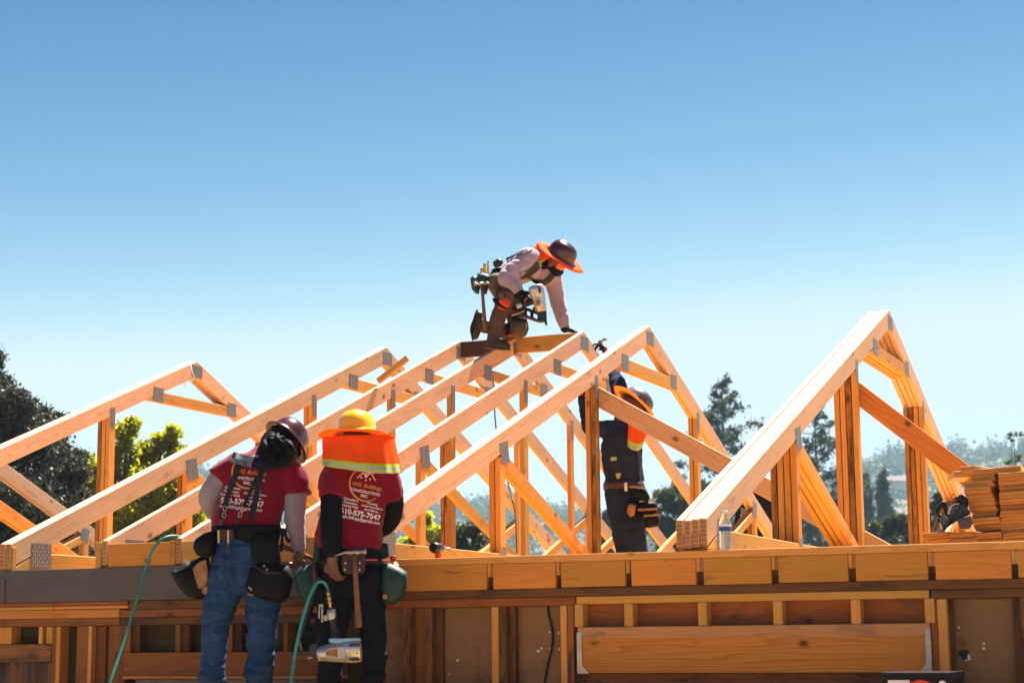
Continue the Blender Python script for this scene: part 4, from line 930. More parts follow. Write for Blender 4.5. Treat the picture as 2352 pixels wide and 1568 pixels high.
slab("cap_slot", [q4(715, 1155), q4(835, 1150), q4(835, 1182), q4(715, 1186)], dn - .066, .02, M['black_plastic'], ng); slab("cap_slot", [q4(720, 1315), q4(835, 1308), q4(835, 1330), q4(725, 1336)], dn - .062, .02, M['black_plastic'], ng)
slab("blue_reflection_panel", [q4(505, 1098), q4(640, 1102), q4(840, 1096), q4(842, 1130), q4(660, 1150), q4(510, 1148)], dn - .045, .09, M['teal_paint_sky'], ng, bev=.006)  # blue paint and sky reflection on the housing, put into one panel
slab("nose", [q4(318, 1160), q4(395, 1150), q4(402, 1330), q4(370, 1325), q4(340, 1285), q4(180, 1278), q4(178, 1250), q4(300, 1240)], dn - .028, .056, M['black_plastic'], ng, bev=.004)
cyl("bolt", Q(290, 1300, -.03), Q(342, 1300, -.03), .0075, .0065, M['steel'], ng, 12); cyl("safety_tip", Q(120, 1268), Q(185, 1265), .008, .011, M['black_rubber'], ng, 12)
frame_bars("magazine", [(q4(425, 465), q4(330, 760)), (q4(330, 760), q4(218, 1120)), (q4(218, 1120), q4(245, 1220)), (q4(505, 480), q4(450, 880)), (q4(450, 880), q4(300, 1220)), (q4(425, 465), q4(505, 480)), (q4(395, 575), q4(490, 600)), (q4(350, 735), q4(470, 745)), (q4(315, 860), q4(445, 890)), (q4(265, 1000), q4(400, 1030)), (q4(222, 1120), q4(345, 1150)), (q4(470, 600), q4(400, 930)), (q4(400, 930), q4(270, 1215))], dn + .01, .022, .013, M['black_plastic'], ng)
bm = bmesh.new(); limb(bm, [Q(545, 890), Q(565, 980), Q(585, 1100)], [.023, .021, .028], n=4); from_bm(bm, "grip", M['black_rubber'], ng, True)
cyl("air_cap", Q(532, 795), Q(545, 912), .0255, .0235, M['silver'], ng); cyl("air_fitting", Q(498, 588), Q(528, 785), .0105, .009, M['brass'], ng, 14)
for t in (.15, .4, .62): p_ = Q(498, 588).lerp(Q(528, 785), t); cyl("fitting_collar", p_, p_ + (Q(528, 785) - Q(498, 588)) * .14, .0135, .0135, M['brass'], ng, 14)
slab("hook", [q4(405, 745), q4(450, 742), q4(448, 935), q4(430, 935), q4(432, 770), q4(420, 770), q4(415, 895), q4(400, 895)], dn - .035, .012, M['steel'], ng, bev=.002); slab("trigger", [q4(450, 865), q4(495, 850), q4(500, 915), q4(455, 920)], dn - .02, .02, M['steel'], ng)
hose("air_hose", [W(*q4(x, y), dd) for x, y, dd in ((494, 585, 9.66), (478, 535, 9.655), (440, 508, 9.65), (390, 520, 9.64), (345, 590, 9.63), (290, 720, 9.62), (215, 980, 9.6), (165, 1230, 9.58), (135, 1440, 9.55), (115, 1650, 9.5), (105, 2100, 9.45))], .0092, M['hose'], "teal air hose curving down from the yellow-hatted worker's nail gun", "hose", "teal air hoses")
# ------------------------------------------------------------------ worker kneeling on the ridge
d0 = 15.3; Z = PW(z4, d0)
wk = person_root(Z(600, 1200), "worker kneeling on the roof ridge in pale grey shirt, maroon hat and orange brim")
kax = RX * .54 + UP * .76 - RF * .42; kfw = RX * .78 - UP * .56 - RF * .12; hc = Z(1128, 412, -.02)
def kbody(bm, k=0.0):
    pass
bm = bmesh.new(); head(bm, hc, kax, kfw); limb(bm, [Z(985, 430), Z(1050, 420), hc], [.065, .056, .06])
add_loft(bm, limb_secs([Z(600, 620), Z(740, 510, -.02), Z(880, 430, -.02), Z(985, 430)], [.12, .12, .12, .06], ratio=.7, side=RF), 20)
limb(bm, [Z(860, 375, -.18), Z(630, 575, -.27), Z(775, 728, -.32)], [.05, .045, .032]); limb(bm, [Z(1110, 560, .1), Z(1155, 800, .13), Z(1238, 1075, .1)], [.05, .045, .03])
limb(bm, [Z(600, 650, .1), Z(630, 765, -.28), Z(560, 960, -.24), Z(515, 1180, -.2)], [.08, .06, .05, .04]); limb(bm, [Z(670, 700, .12), Z(775, 1095, .06), Z(600, 1120, .1), Z(350, 1060, .15)], [.08, .055, .05, .04])
fuse(bm, "body", M['skin'], wk, .0095, 2)
bm = bmesh.new()
add_loft(bm, limb_secs([Z(590, 612), Z(660, 560, -.01), Z(760, 500, -.02), Z(880, 435, -.02), Z(960, 425), Z(1005, 425)], [.15, .155, .165, .178, .135, .075], ratio=.74, side=RF), 24)
ell(bm, Z(1030, 515, .06), RX * .12, RF * .12, UP * .115); ell(bm, Z(865, 370, -.15), RX * .105, RF * .09, UP * .09)
limb(bm, [Z(860, 375, -.17), Z(735, 480, -.24), Z(635, 575, -.28), Z(705, 650, -.3), Z(775, 728, -.32)], [.088, .078, .070, .060, .046], rnd=(True, False))
limb(bm, [Z(1100, 545, .1), Z(1140, 700, .12), Z(1165, 820, .13), Z(1205, 960, .11), Z(1238, 1085, .1)], [.088, .068, .064, .058, .040], rnd=(True, False))
kshirt = fuse(bm, "long_sleeve_shirt", M['lilac_cotton'], wk, .011, 3, .009, (8, 8, 13), 21)
bm = bmesh.new()
ell(bm, Z(610, 650, .04), RX * .135, RF * .16, UP * .12)
limb(bm, [Z(610, 650, .06), Z(640, 700, -.1), Z(632, 765, -.28)], [.115, .10, .085]); limb(bm, [Z(632, 765, -.28), Z(600, 870, -.26), Z(555, 980, -.24), Z(515, 1145, -.2)], [.085, .070, .064, .062], rnd=(True, False))
limb(bm, [Z(670, 690, .12), Z(730, 900, .1), Z(775, 1070, .06)], [.115, .095, .075]); limb(bm, [Z(780, 1095, .06), Z(640, 1115, .1), Z(420, 1070, .14)], [.072, .066, .054])
fuse(bm, "work_trousers", M['brown_canvas'], wk, .011, 3, .009, (9, 9, 13), 27)
bm = bmesh.new(); limb(bm, [Z(512, 1150, -.2), Z(500, 1215, -.2)], [.056, .052]); limb(bm, [Z(470, 1245, -.2), Z(560, 1250, -.21), Z(640, 1268, -.22)], [.046, .048, .036]); b_ = fuse(bm, "boot", M['boot'], wk, .009, 2)
bm = bmesh.new(); add_loft(bm, limb_secs([Z(440, 1278, -.2), Z(540, 1288, -.2), Z(655, 1297, -.22)], [.04, .05, .036], ratio=.28, side=RF), 16); from_bm(bm, "sole", M['sole'], b_, True)
bm = bmesh.new(); limb(bm, [Z(430, 1050, .14), Z(375, 1040, .15)], [.054, .05]); limb(bm, [Z(358, 955, .15), Z(350, 1050, .15), Z(320, 1165, .15)], [.042, .046, .034]); b_ = fuse(bm, "boot", M['boot'], wk, .009, 2)
bm = bmesh.new(); add_loft(bm, limb_secs([Z(338, 915, .15), Z(312, 1000, .15), Z(283, 1090, .15), Z(295, 1190, .15)], [.036, .045, .045, .032], ratio=.3, side=RF), 16); from_bm(bm, "sole", M['sole'], b_, True)
# gloves
bm = bmesh.new(); finger_hand(bm, Z(772, 728, -.32), RX * .62 - UP * .7 - RF * .1, -RF * .8 - RX * .3, .09, 1.0, thumb_side=-1); ell(bm, Z(780, 738, -.32), RX * .05, RF * .045, UP * .045); g_ = fuse(bm, "glove", M['black_knit'], wk, .006, 1)
slab("glove_patch", [z4(815, 800), z4(835, 770), z4(858, 762), z4(858, 790), z4(838, 812)], d0 - .372, .012, M['red_plastic'], g_)
bm = bmesh.new(); finger_hand(bm, Z(1240, 1095, .1), RX * .9 - UP * .28 - RF * .1, UP * .9 + RX * .2, .085, .22, thumb_side=1); ell(bm, Z(1240, 1092, .1), RX * .042, RF * .04, UP * .034); fuse(bm, "glove", M['black_knit'], wk, .006, 1)
# mask, goggles, hat
bm = bmesh.new(); ell(bm, hc + kfw * .022 - kax * .045, kfw.cross(kax).normalized() * .078, kfw.normalized() * .10, kax.normalized() * .062); limb(bm, [Z(1010, 440), Z(1060, 440), Z(1110, 450)], [.082, .076, .074]); fuse(bm, "face_mask", M['black_knit'], wk, .009, 2, .003, (14, 14, 14), 3)
eyes(wk, hc, kax, kfw)
f_ = kfw.normalized(); s_ = f_.cross(kax.normalized()); bm = bmesh.new(); add_loft(bm, [(hc + f_ * .070 + kax * .012 - s_ * .075 - f_ * .02, f_ * .012, kax * .03), (hc + f_ * .094 + kax * .012 - s_ * .045, f_ * .012, kax * .034), (hc + f_ * .104 + kax * .012, f_ * .012, kax * .030), (hc + f_ * .094 + kax * .012 + s_ * .045, f_ * .012, kax * .034), (hc + f_ * .070 + kax * .012 + s_ * .075 - f_ * .02, f_ * .012, kax * .03)], 14); from_bm(bm, "goggles", M['lens'], wk, True)
hat(wk, Z(1196, 348, -.02), kax, kfw, M['hat_maroon'], .110, .132, .130, .012, .02)
shade_ring(wk, Z(1192, 352, -.02), kax, kfw, M['hi_orange'], (.111, .134), .10, .012, .006)
curtain(wk, [Z(975, 190, .06), Z(960, 225, -.04), Z(985, 275, -.14), Z(1040, 325, -.18), Z(1095, 355, -.17)], [Z(975, 270, .08), Z(905, 280, -.03), Z(885, 350, -.14), Z(925, 420, -.19), Z(1020, 405, -.19)], [M['hi_orange'], M['hi_lime'], M['reflective']], (0, .72, .88, .92, .98, 1.0), .004)
kb = bvh_of(kshirt); har = empty("harness", (0, 0, 0), None, None); har.parent = wk
for pth, w_ in (([z4(985, 420), z4(930, 480), z4(860, 530), z4(785, 560)], .06), ([z4(1135, 505), z4(1090, 570), z4(1030, 620), z4(960, 625)], .05), ([z4(860, 555), z4(920, 600), z4(965, 625)], .03), ([z4(900, 262), z4(760, 330), z4(640, 390)], .03)): strap("strap", pth, w_, kb, M['black_rubber'], har, .006, .006, d0)
# knee pads
for nm, pix, dd, th, mt in (("knee_patch", [z4(555, 800), z4(590, 778), z4(650, 780), z4(690, 815), z4(675, 860), z4(640, 875), z4(580, 840)], -.372, .05, 'knee_red'), ("knee_strap", [z4(498, 775), z4(520, 770), z4(640, 870), z4(640, 900), z4(600, 890), z4(500, 815)], -.352, .08, 'black_knit'), ("knee_patch", [z4(560, 850), z4(640, 900), z4(620, 905), z4(555, 870)], -.345, .04, 'knee_red'),
                            ("knee_strap", [z4(690, 955), z4(850, 985), z4(852, 1015), z4(690, 1000)], -.03, .12, 'black_knit'), ("knee_strap", [z4(625, 1050), z4(680, 1040), z4(655, 1160), z4(630, 1160)], .0, .12, 'black_knit'), ("knee_patch", [z4(655, 1130), z4(700, 1140), z4(700, 1165), z4(655, 1165)], .01, .05, 'knee_red'), ("knee_pad", [z4(690, 1010), z4(840, 1015), z4(850, 1120), z4(800, 1160), z4(700, 1150), z4(680, 1080)], -.035, .06, 'leather_olive'), ("knee_pad", [z4(560, 715), z4(640, 695), z4(710, 725), z4(715, 790), z4(690, 830), z4(600, 790), z4(555, 770)], -.365, .06, 'leather_olive')):
    pouch(nm, pix, d0 + dd + th / 2, th, M[mt], wk)
belt = empty("tool_belt", (0, 0, 0), None, None); belt.parent = wk
bm = bmesh.new(); add_loft(bm, limb_secs([Z(560, 640), Z(600, 607), Z(625, 588)], [.158, .166, .160], ratio=.78, side=RF, rnd=(False, False)), 22); from_bm(bm, "belt_band", M['leather_black'], belt, True)
pouch("nail_bag", [z4(268, 570), z4(310, 540), z4(365, 575), z4(375, 660), z4(360, 738), z4(330, 735), z4(285, 690)], d0 - .12, .14, M['green_nylon'], belt)
pouch("nail_bag", [z4(335, 525), z4(400, 510), z4(475, 540), z4(470, 600), z4(440, 742), z4(400, 740), z4(370, 660)], d0 - .14, .16, M['green_nylon'], belt)
pouch("side_bag", [z4(475, 530), z4(560, 515), z4(610, 580), z4(575, 680), z4(535, 765), z4(475, 705), z4(440, 650)], d0 - .17, .15, M['leather_olive'], belt)
pouch("side_pocket", [z4(498, 410), z4(560, 362), z4(602, 385), z4(615, 440), z4(540, 478), z4(505, 450)], d0 - .02, .13, M['leather_brown'], belt); pouch("side_pocket", [z4(480, 490), z4(560, 450), z4(640, 470), z4(600, 540), z4(520, 540)], d0 - .08, .12, M['leather_black'], belt)
for x0, y0, x1, y1, r, mt in ((415, 545, 418, 440, .013, 'yellow_plastic'), (450, 545, 453, 420, .011, 'yellow_plastic'), (453, 420, 455, 396, .006, 'black_plastic'), (385, 540, 388, 490, .014, 'print_white'), (388, 492, 389, 474, .013, 'red_plastic'), (418, 442, 419, 430, .013, 'webbing')): cyl("marker", Z(x0, y0, -.13), Z(x1, y1, -.13), r, r, M[mt], belt, 12)
slab("hammer_loop", [z4(298, 600), z4(350, 588), z4(352, 640), z4(305, 640)], d0 - .205, .012, M['steel'], belt)
hammer("hammer", Z(424, 1098, -.24), Z(388, 630, -.24), -RX, "hammer with long wooden handle hanging from the kneeling worker's belt", .1, hr=.0165)
dn = d0 - .40; Q = PW(z4, dn)
ng = empty("nail_gun", Q(960, 800), "scuffed silver nail gun held muzzle down by the kneeling worker's gloved hand", "nail gun", "air nail guns")
bm = bmesh.new(); t_ = (Q(1000, 918) - Q(940, 655)).normalized(); s_ = t_.cross(RF).normalized(); add_loft(bm, [(Q(940, 652), s_ * .058, RF * .058), (Q(943, 665), s_ * .066, RF * .066), (Q(955, 730), s_ * .067, RF * .067), (Q(958, 738), s_ * .064, RF * .064), (Q(985, 850), s_ * .052, RF * .052), (Q(1000, 918), s_ * .045, RF * .045)], 26); from_bm(bm, "housing", M['silver'], ng, True)
slab("cap", [z4(868, 668), z4(900, 645), z4(985, 632), z4(1000, 640), z4(985, 660), z4(870, 690)], dn - .05, .1, M['teal_paint_sky'], ng, bev=.006); slab("sticker", [z4(925, 770), z4(985, 765), z4(985, 850), z4(945, 860)], dn - .066, .012, M['reflective'], ng, bev=.002); slab("sticker_patch", [z4(935, 800), z4(982, 798), z4(980, 845), z4(948, 850)], dn - .068, .004, M['leather_tan'], ng, bev=0)
slab("cap_slot", [z4(962, 668), z4(985, 664), z4(992, 725), z4(972, 728)], dn - .07, .03, M['black_plastic'], ng)
slab("nose", [z4(945, 912), z4(1050, 905), z4(1052, 1000), z4(1058, 1048), z4(1040, 1048), z4(1028, 1010), z4(985, 1000), z4(960, 960)], dn - .03, .06, M['black_plastic'], ng)
frame_bars("magazine", [(z4(830, 885), z4(960, 930)), (z4(960, 930), z4(1030, 940)), (z4(835, 965), z4(980, 1015)), (z4(980, 1015), z4(1035, 1005)), (z4(830, 885), z4(835, 965)), (z4(900, 905), z4(900, 985)), (z4(975, 925), z4(975, 1012)), (z4(700, 870), z4(835, 895)), (z4(690, 900), z4(835, 960))], dn + .01, .022, .012, M['black_plastic'], ng)
bm = bmesh.new(); limb(bm, [Q(925, 800), Q(860, 835), Q(790, 850)], [.028, .022, .024], n=4); from_bm(bm, "grip", M['black_rubber'], ng, True)
cyl("air_cap", Q(800, 850), Q(740, 862), .026, .024, M['silver'], ng); frame_bars("hook", [(z4(690, 952), z4(760, 935)), (z4(760, 935), z4(825, 905)), (z4(690, 952), z4(720, 950))], dn - .04, .005, .005, M['steel'], ng); slab("trigger", [z4(905, 870), z4(935, 865), z4(930, 905), z4(915, 905)], dn - .01, .02, M['black_plastic'], ng)
# ------------------------------------------------------------------ worker in charcoal reaching up inside the frame
d0 = 14.15; Z = PW(z5, d0)
base = Z(430, 1560); base.z = 2.502
wc = person_root(base, "worker in charcoal shirt and trousers reaching up with both arms among the trusses")
cax = RX * .66 + UP * .72 + RF * .20; cfw = -RX * .72 + UP * .62 + RF * .15; hc = Z(418, 512, .0)
bm = bmesh.new(); head(bm, hc, cax, cfw); limb(bm, [Z(360, 610), Z(378, 575), hc], [.06, .056, .06])
trunk(bm, [(*z5(375, 1010), d0, .125, .1), (*z5(362, 800), d0, .13, .1), (*z5(350, 660), d0, .13, .09), (*z5(358, 605), d0, .06, .06)])
limb(bm, [Z(300, 650), Z(180, 640, .02), Z(128, 455, .08)], [.055, .045, .03]); limb(bm, [Z(372, 620, .1), Z(345, 400, .4), Z(292, 250, .75), Z(258, 165, .95)], [.055, .05, .04, .03])
for q in (((340, 1050), (355, 1200), (395, 1390), (405, 1560)), ((425, 1050), (435, 1200), (460, 1390), (468, 1560))): limb(bm, [Z(*a) for a in q], [.08, .06, .05, .045])
fuse(bm, "body", M['skin'], wc, .0095, 2)
bm = bmesh.new()
trunk(bm, [(*z5(372, 1010), d0, .150, .12), (*z5(368, 930), d0, .140, .115), (*z5(362, 840), d0, .154, .122), (*z5(356, 750), d0, .158, .125), (*z5(352, 680), d0, .148, .115), (*z5(354, 640), d0, .118, .09), (*z5(360, 600), d0, .075, .07)])
limb(bm, [Z(315, 660), Z(245, 645, .01), Z(175, 635, .02), Z(148, 540, .05), Z(128, 450, .08)], [.088, .075, .066, .056, .046]); limb(bm, [Z(385, 640, .1), Z(365, 520, .25), Z(345, 400, .4), Z(318, 320, .58), Z(292, 250, .75)], [.085, .072, .064, .056, .046])
cshirt = fuse(bm, "long_sleeve_shirt", M['charcoal'], wc, .011, 2, .016, (6, 6, 10), 31)
bm = bmesh.new()
trunk(bm, [(*z5(375, 985), d0, .148, .118), (*z5(378, 1040), d0, .152, .125), (*z5(382, 1090), d0, .145, .12)])
limb(bm, [Z(345, 1070), Z(352, 1200), Z(392, 1390), Z(405, 1560)], [.10, .088, .078, .07]); limb(bm, [Z(420, 1070), Z(425, 1200), Z(455, 1390), Z(468, 1560)], [.10, .09, .08, .07])
fuse(bm, "trousers", M['charcoal'], wc, .011, 2, .018, (7, 7, 6), 35)
for x in (405, 468):
    p = Z(x, 1560); p.z = 2.55; bm = bmesh.new(); limb(bm, [p + UP * .15, p], [.055, .05]); limb(bm, [p - UP * .01, p - RX * .08 - UP * .015, p - RX * .16 - UP * .02], [.046, .046, .034]); fuse(bm, "boot", M['boot'], wc, .011, 2)
bm = bmesh.new(); finger_hand(bm, Z(128, 445, .08), UP, -RX, .085, .8); ell(bm, Z(128, 440, .08), RX * .04, RF * .04, UP * .04); g_ = fuse(bm, "glove", M['black_knit'], wc, .007, 1); bm = bmesh.new(); add_loft(bm, [(Z(128, 456, .08), RX * .046, RF * .046), (Z(128, 425, .08), RX * .045, RF * .045)], 16); from_bm(bm, "glove_cuff", M['red_plastic'], g_, True)
bm = bmesh.new(); finger_hand(bm, Z(268, 185, .90), UP - RX * .5, RX, .08, 1.1); ell(bm, Z(272, 195, .88), RX * .045, RF * .04, UP * .05); g_ = fuse(bm, "glove", M['black_knit'], wc, .007, 1); slab("glove_patch", [z5(255, 135), z5(272, 145), z5(268, 165), z5(250, 155)], d0 + .84, .02, M['red_plastic'], g_)
hat(wc, Z(445, 484, .01), cax, cfw, M['hat_grey'], .108, .132, .12, .012, .02, ridge=True)
shade_ring(wc, Z(441, 488, .01), cax, cfw, M['hi_yelloworange'], (.11, .134), .07, .015, .004)
curtain(wc, [Z(402, 560, -.13), Z(450, 585, -.17), Z(500, 610, -.12), Z(530, 600, .02)], [Z(394, 750, -.16), Z(432, 770, -.19), Z(470, 765, -.15), Z(505, 700, .0)], [M['hi_orange'], M['hi_lime'], M['reflective']], (0, .76, .86, .93, .98, 1.0), .009)
cb_ = bvh_of(cshirt); sus = empty("suspenders", (0, 0, 0), None, None); sus.parent = wc
strap("strap", [z5(282, 735), z5(300, 800), z5(318, 870), z5(335, 930)], .045, cb_, M['black_rubber'], sus, .006, .006, d0); strap("strap", [z5(460, 770), z5(470, 860), z5(485, 960)], .035, cb_, M['black_rubber'], sus, .006, .006, d0)
for q in (((290, 812), (328, 810), (328, 832), (290, 834)), ((320, 912), (355, 908), (345, 945), (330, 945))): slab("buckle", [z5(*a) for a in q], d0 - .15, .012, M['brass'], sus)
belt = empty("tool_belt", (0, 0, 0), None, None); belt.parent = wc
bm = bmesh.new(); trunk(bm, [(*z5(372, 1012), d0, .155, .128), (*z5(372, 1006), d0, .163, .134), (*z5(370, 972), d0, .163, .134), (*z5(370, 966), d0, .155, .128)]); from_bm(bm, "belt_band", M['leather_brown'], belt, True)
pouch("side_bag", [z5(395, 990), z5(500, 990), z5(535, 1060), z5(520, 1090), z5(420, 1060)], d0 - .12, .14, M['leather_black'], belt); pouch("nail_bag", [z5(455, 1085), z5(575, 1080), z5(580, 1150), z5(500, 1185), z5(460, 1150)], d0 - .13, .13, M['leather_black'], belt); pouch("nail_bag", [z5(492, 1165), z5(592, 1160), z5(596, 1235), z5(500, 1250)], d0 - .16, .13, M['leather_black'], belt)
pouch("side_bag", [z5(395, 1060), z5(455, 1095), z5(465, 1180), z5(490, 1230), z5(430, 1225), z5(392, 1150)], d0 - .13, .1, M['leather_black'], belt); pouch("tape_holder", [z5(398, 1095), z5(450, 1102), z5(436, 1170), z5(410, 1180), z5(388, 1150)], d0 - .17, .05, M['leather_tan'], belt)
for q in (((405, 988), (502, 988), (502, 1000), (405, 1000)), ((458, 1128), (578, 1122), (578, 1134), (458, 1142)), ((494, 1165), (592, 1158), (592, 1170), (494, 1178))): slab("bag_trim", [z5(*a) for a in q], d0 - .205 - .02 * (q[0][0] > 450), .012, M['leather_tan'], belt, bev=.002)
slab("metal_square", [z5(465, 1080), z5(578, 1062), z5(560, 1084), z5(468, 1088)], d0 - .15, .006, M['silver'], belt, bev=0); cyl("tape_clip", Z(382, 968, -.145), Z(385, 1020, -.145), .013, .013, M['print_white'], belt, 12)
hammer("hammer", Z(285, 200, .86), Z(222, 108, .90), RX * .9 - UP * .1, "black hammer with red grip raised behind the double truss by the charcoal worker", .1, M['red_plastic'])
# ------------------------------------------------------------------ worker half hidden behind the girder truss
d0 = 19.6
p7 = lambda X, Y: (1528.8 + .29989 * X, 823.2 + .29989 * Y); Z = PW(p7, d0)
base = Z(640, 1500, .2); base.z = 2.502
wn = person_root(base, "worker in navy shirt bent over behind the four-layer girder truss")
nax = RX * .5 + UP * .55 + RF * .6; hc = Z(905, 1010, .2)
bm = bmesh.new(); head(bm, hc, nax, RF - UP * .4); limb(bm, [Z(770, 1080, .15), Z(850, 1040, .18), hc], [.07, .06, .06]); limb(bm, [Z(640, 1420, .2), Z(680, 1250, .1), Z(750, 1090, .1)], [.12, .12, .1])
limb(bm, [Z(600, 1420, .2), Z(590, 1560, .25), Z(590, 1700, .25)], [.08, .06, .045]); limb(bm, [Z(700, 1420, .2), Z(700, 1560, .3), Z(700, 1700, .3)], [.08, .06, .045]); limb(bm, [Z(830, 1130, .05), Z(860, 1300, .1), Z(900, 1440, .2)], [.05, .045, .035])
fuse(bm, "body", M['skin'], wn, .011, 2)
bm = bmesh.new(); add_loft(bm, limb_secs([Z(620, 1460, .2), Z(640, 1330, .12), Z(675, 1200, .06), Z(725, 1100, .06), Z(775, 1060, .1)], [.17, .18, .195, .185, .10], ratio=.68, side=RX), 22); limb(bm, [Z(780, 1110, .05), Z(835, 1140, .05), Z(850, 1240, .08)], [.09, .08, .07]); limb(bm, [Z(640, 1130, .1), Z(590, 1200, .1), Z(590, 1290, .15)], [.085, .075, .07]); nsh = fuse(bm, "t_shirt", M['navy'], wn, .011, 3, .005, (8, 8, 10), 41)
bm = bmesh.new(); limb(bm, [Z(600, 1440, .2), Z(590, 1560, .25), Z(590, 1720, .25)], [.11, .085, .07]); limb(bm, [Z(690, 1440, .2), Z(700, 1560, .3), Z(700, 1720, .3)], [.11, .085, .07]); fuse(bm, "trousers", M['black_denim'], wn, .012, 3)
for x, dd in ((590, .25), (700, .3)):
    p = Z(x, 1650, dd); p.z = 2.55; bm = bmesh.new(); limb(bm, [p + UP * .15, p], [.055, .05]); limb(bm, [p - UP * .01, p + RF * .08 - UP * .015, p + RF * .15 - UP * .02], [.046, .046, .034]); fuse(bm, "boot", M['boot'], wn, .012, 2)
hat(wn, hc + nax.normalized() * .03, nax, RF - UP * .4, M['hat_maroon'], .11, .135, .125, .02, .02)
curtain(wn, [Z(800, 1000, .12), Z(840, 1010, .08), Z(900, 1040, .08)], [Z(738, 1010, .06), Z(790, 1055, .0), Z(880, 1100, .02)], [M['hi_orange'], M['hi_orange'], M['hi_orange']])
nb = bvh_of(nsh); ux = (RX * math.cos(R(5)) - UP * math.sin(R(5)))
printed("white_lettering", [(text_mesh("510-575-7547", .046, .0011, align='LEFT'), -.04, 0), (text_mesh("wgbuildings@gmail.com", .0262, .0006, align='LEFT'), -.04, -.036), (text_mesh("-Demolition", .0195, .0004, align='LEFT'), -.035, .080), (text_mesh("-Excavation", .0195, .0004, align='LEFT'), -.035, .058), (text_mesh("-Retaining Wall", .0195, .0004, align='LEFT'), -.035, .037)], nb, W(*p7(600, 1206), d0 - .12), ux, UP, M['print_white'], nsh)
#PART4
# ------------------------------------------------------------------ lumber pile on the deck
Yp = 10.35
def pile_board(xa, xb, ya, yb, label, L, rot=-5, side=0.0, mat='fir'):
    """board lying front to back, its end towards the street; p6 coordinates of the end"""
    c = onY(*p6((xa + xb) / 2, (ya + yb) / 2), Yp); x0 = onY(*p6(xa, yb), Yp).x; x1 = onY(*p6(xb, yb), Yp).x; hw = (x1 - x0) / 2; th = .0342
    a = R(rot + random.uniform(-2.5, 2.5)); bm = bmesh.new(); q = []
    cup = random.uniform(-.0005, .001); n = 8; low, up_ = [], []
    for i in range(n + 1):
        x = -hw + 2 * hw * i / n; w_ = cup * (1 - (x / hw) ** 2); sk = 0
        low.append((x + side * th * .5, -th / 2 + w_ + sk)); up_.append((x - side * th * .5, th / 2 + w_ + sk))
    poly = [Vector((x, 0, z)) for x, z in low + up_[::-1]]
    o = prism("lumber_board", poly, (0, L, 0), (0, 1, 0), M[mat], None, .002, M['fir_endr'])
    o.rotation_euler = (R(random.uniform(-.4, .4)), R(random.uniform(-.5, .3)) - R(1.8), a); o.location = (c.x, Yp + random.uniform(-.03, .03), c.z)
    return tag(o, label, "board", "boards stacked beside the circular saw")
M['fir_endr'] = endgrain("sawn_end_grain", (.62, .31, .085), (.46, .19, .042))
random.seed(21)
ords = ["bottom", "second", "third", "fourth", "fifth", "sixth", "seventh", "eighth", "ninth", "tenth", "eleventh", "twelfth", "thirteenth"]
for k, (xa, xb) in enumerate(((145, 530), (540, 945), (950, 1345), (1355, 1700))): pile_board(xa, xb, 1345, 1440, "board end at the foot of the lumber pile, %s from the left" % ("outermost", "second", "third", "fourth")[k], .9)
for k, (xa, xb) in enumerate(((118, 515), (520, 912), (918, 1330), (1345, 1745))): pile_board(xa, xb, 1250, 1340, ("pale board end under the circular saw's handle", "pale board end under the circular saw's blade", "board end in the second row of the pile, under the front stack", "board end in the second row, under the taller stack")[k], .8)
Lp = [(895, 1310, 1120, 1215), (880, 1290, 1025, 1120), (862, 1245, 930, 1030), (818, 1240, 835, 935), (802, 1222, 740, 835), (790, 1200, 648, 745), (765, 1160, 555, 655), (742, 1200, 460, 560), (850, 1222, 365, 465), (838, 1230, 272, 375)]
for i, (xa, xb, ya, yb) in enumerate(Lp): pile_board(xa, xb, ya, yb, "board in the stack against the circular saw, %s" % ("topmost and jutting left" if i == len(Lp) - 1 else "%s from its bottom" % ords[i].replace("bottom", "first")), random.uniform(.5, .9), -7, random.choice((0, .25, -.3, .4, 0)))
pile_board(700, 945, 235, 330, "small offcut lying on top of the stack against the circular saw", .3, -12, 0, 'fir_pink')
pile_board(600, 860, 305, 400, "short board jutting out left over the circular saw near the stack's top", .34, 18, 0, 'fir_pink')
for i in range(11):
    y1 = 1300 - i * 97; xa = 1318 - i * 4 + random.uniform(-7, 7) - (55 if i == 10 else 0)
    pile_board(xa, xa + 400, y1 - 95, y1, "board in the tall stack at the picture's right edge, %s" % ("topmost" if i == 10 else "%s from its bottom" % ords[i].replace("bottom", "first")), random.uniform(.5, .9), -3, random.choice((0, .2, -.2, .5 if i == 10 else 0)))
for i in range(12):
    pile_board(1735 - i * 3, 2120, 1345 - i * 98 - 96, 1345 - i * 98, "board in the stack cut off by the frame's right edge, %s" % ("topmost" if i == 11 else "%s from its bottom" % ords[i].replace("bottom", "first")), .7, -2)
# rows hidden below, down to the deck
zlow = onY(*p6(700, 1440), Yp).z
pl_ = thing_box("lumber_board", (XY(p6(150, 0)[0], Yp), Yp + .03, 2.502), (XY(p6(1690, 0)[0], Yp), Yp + .8, zlow - .012), M['fir'], "thick timber bearer lying on the deck beneath the lumber pile", "board", None, 1)
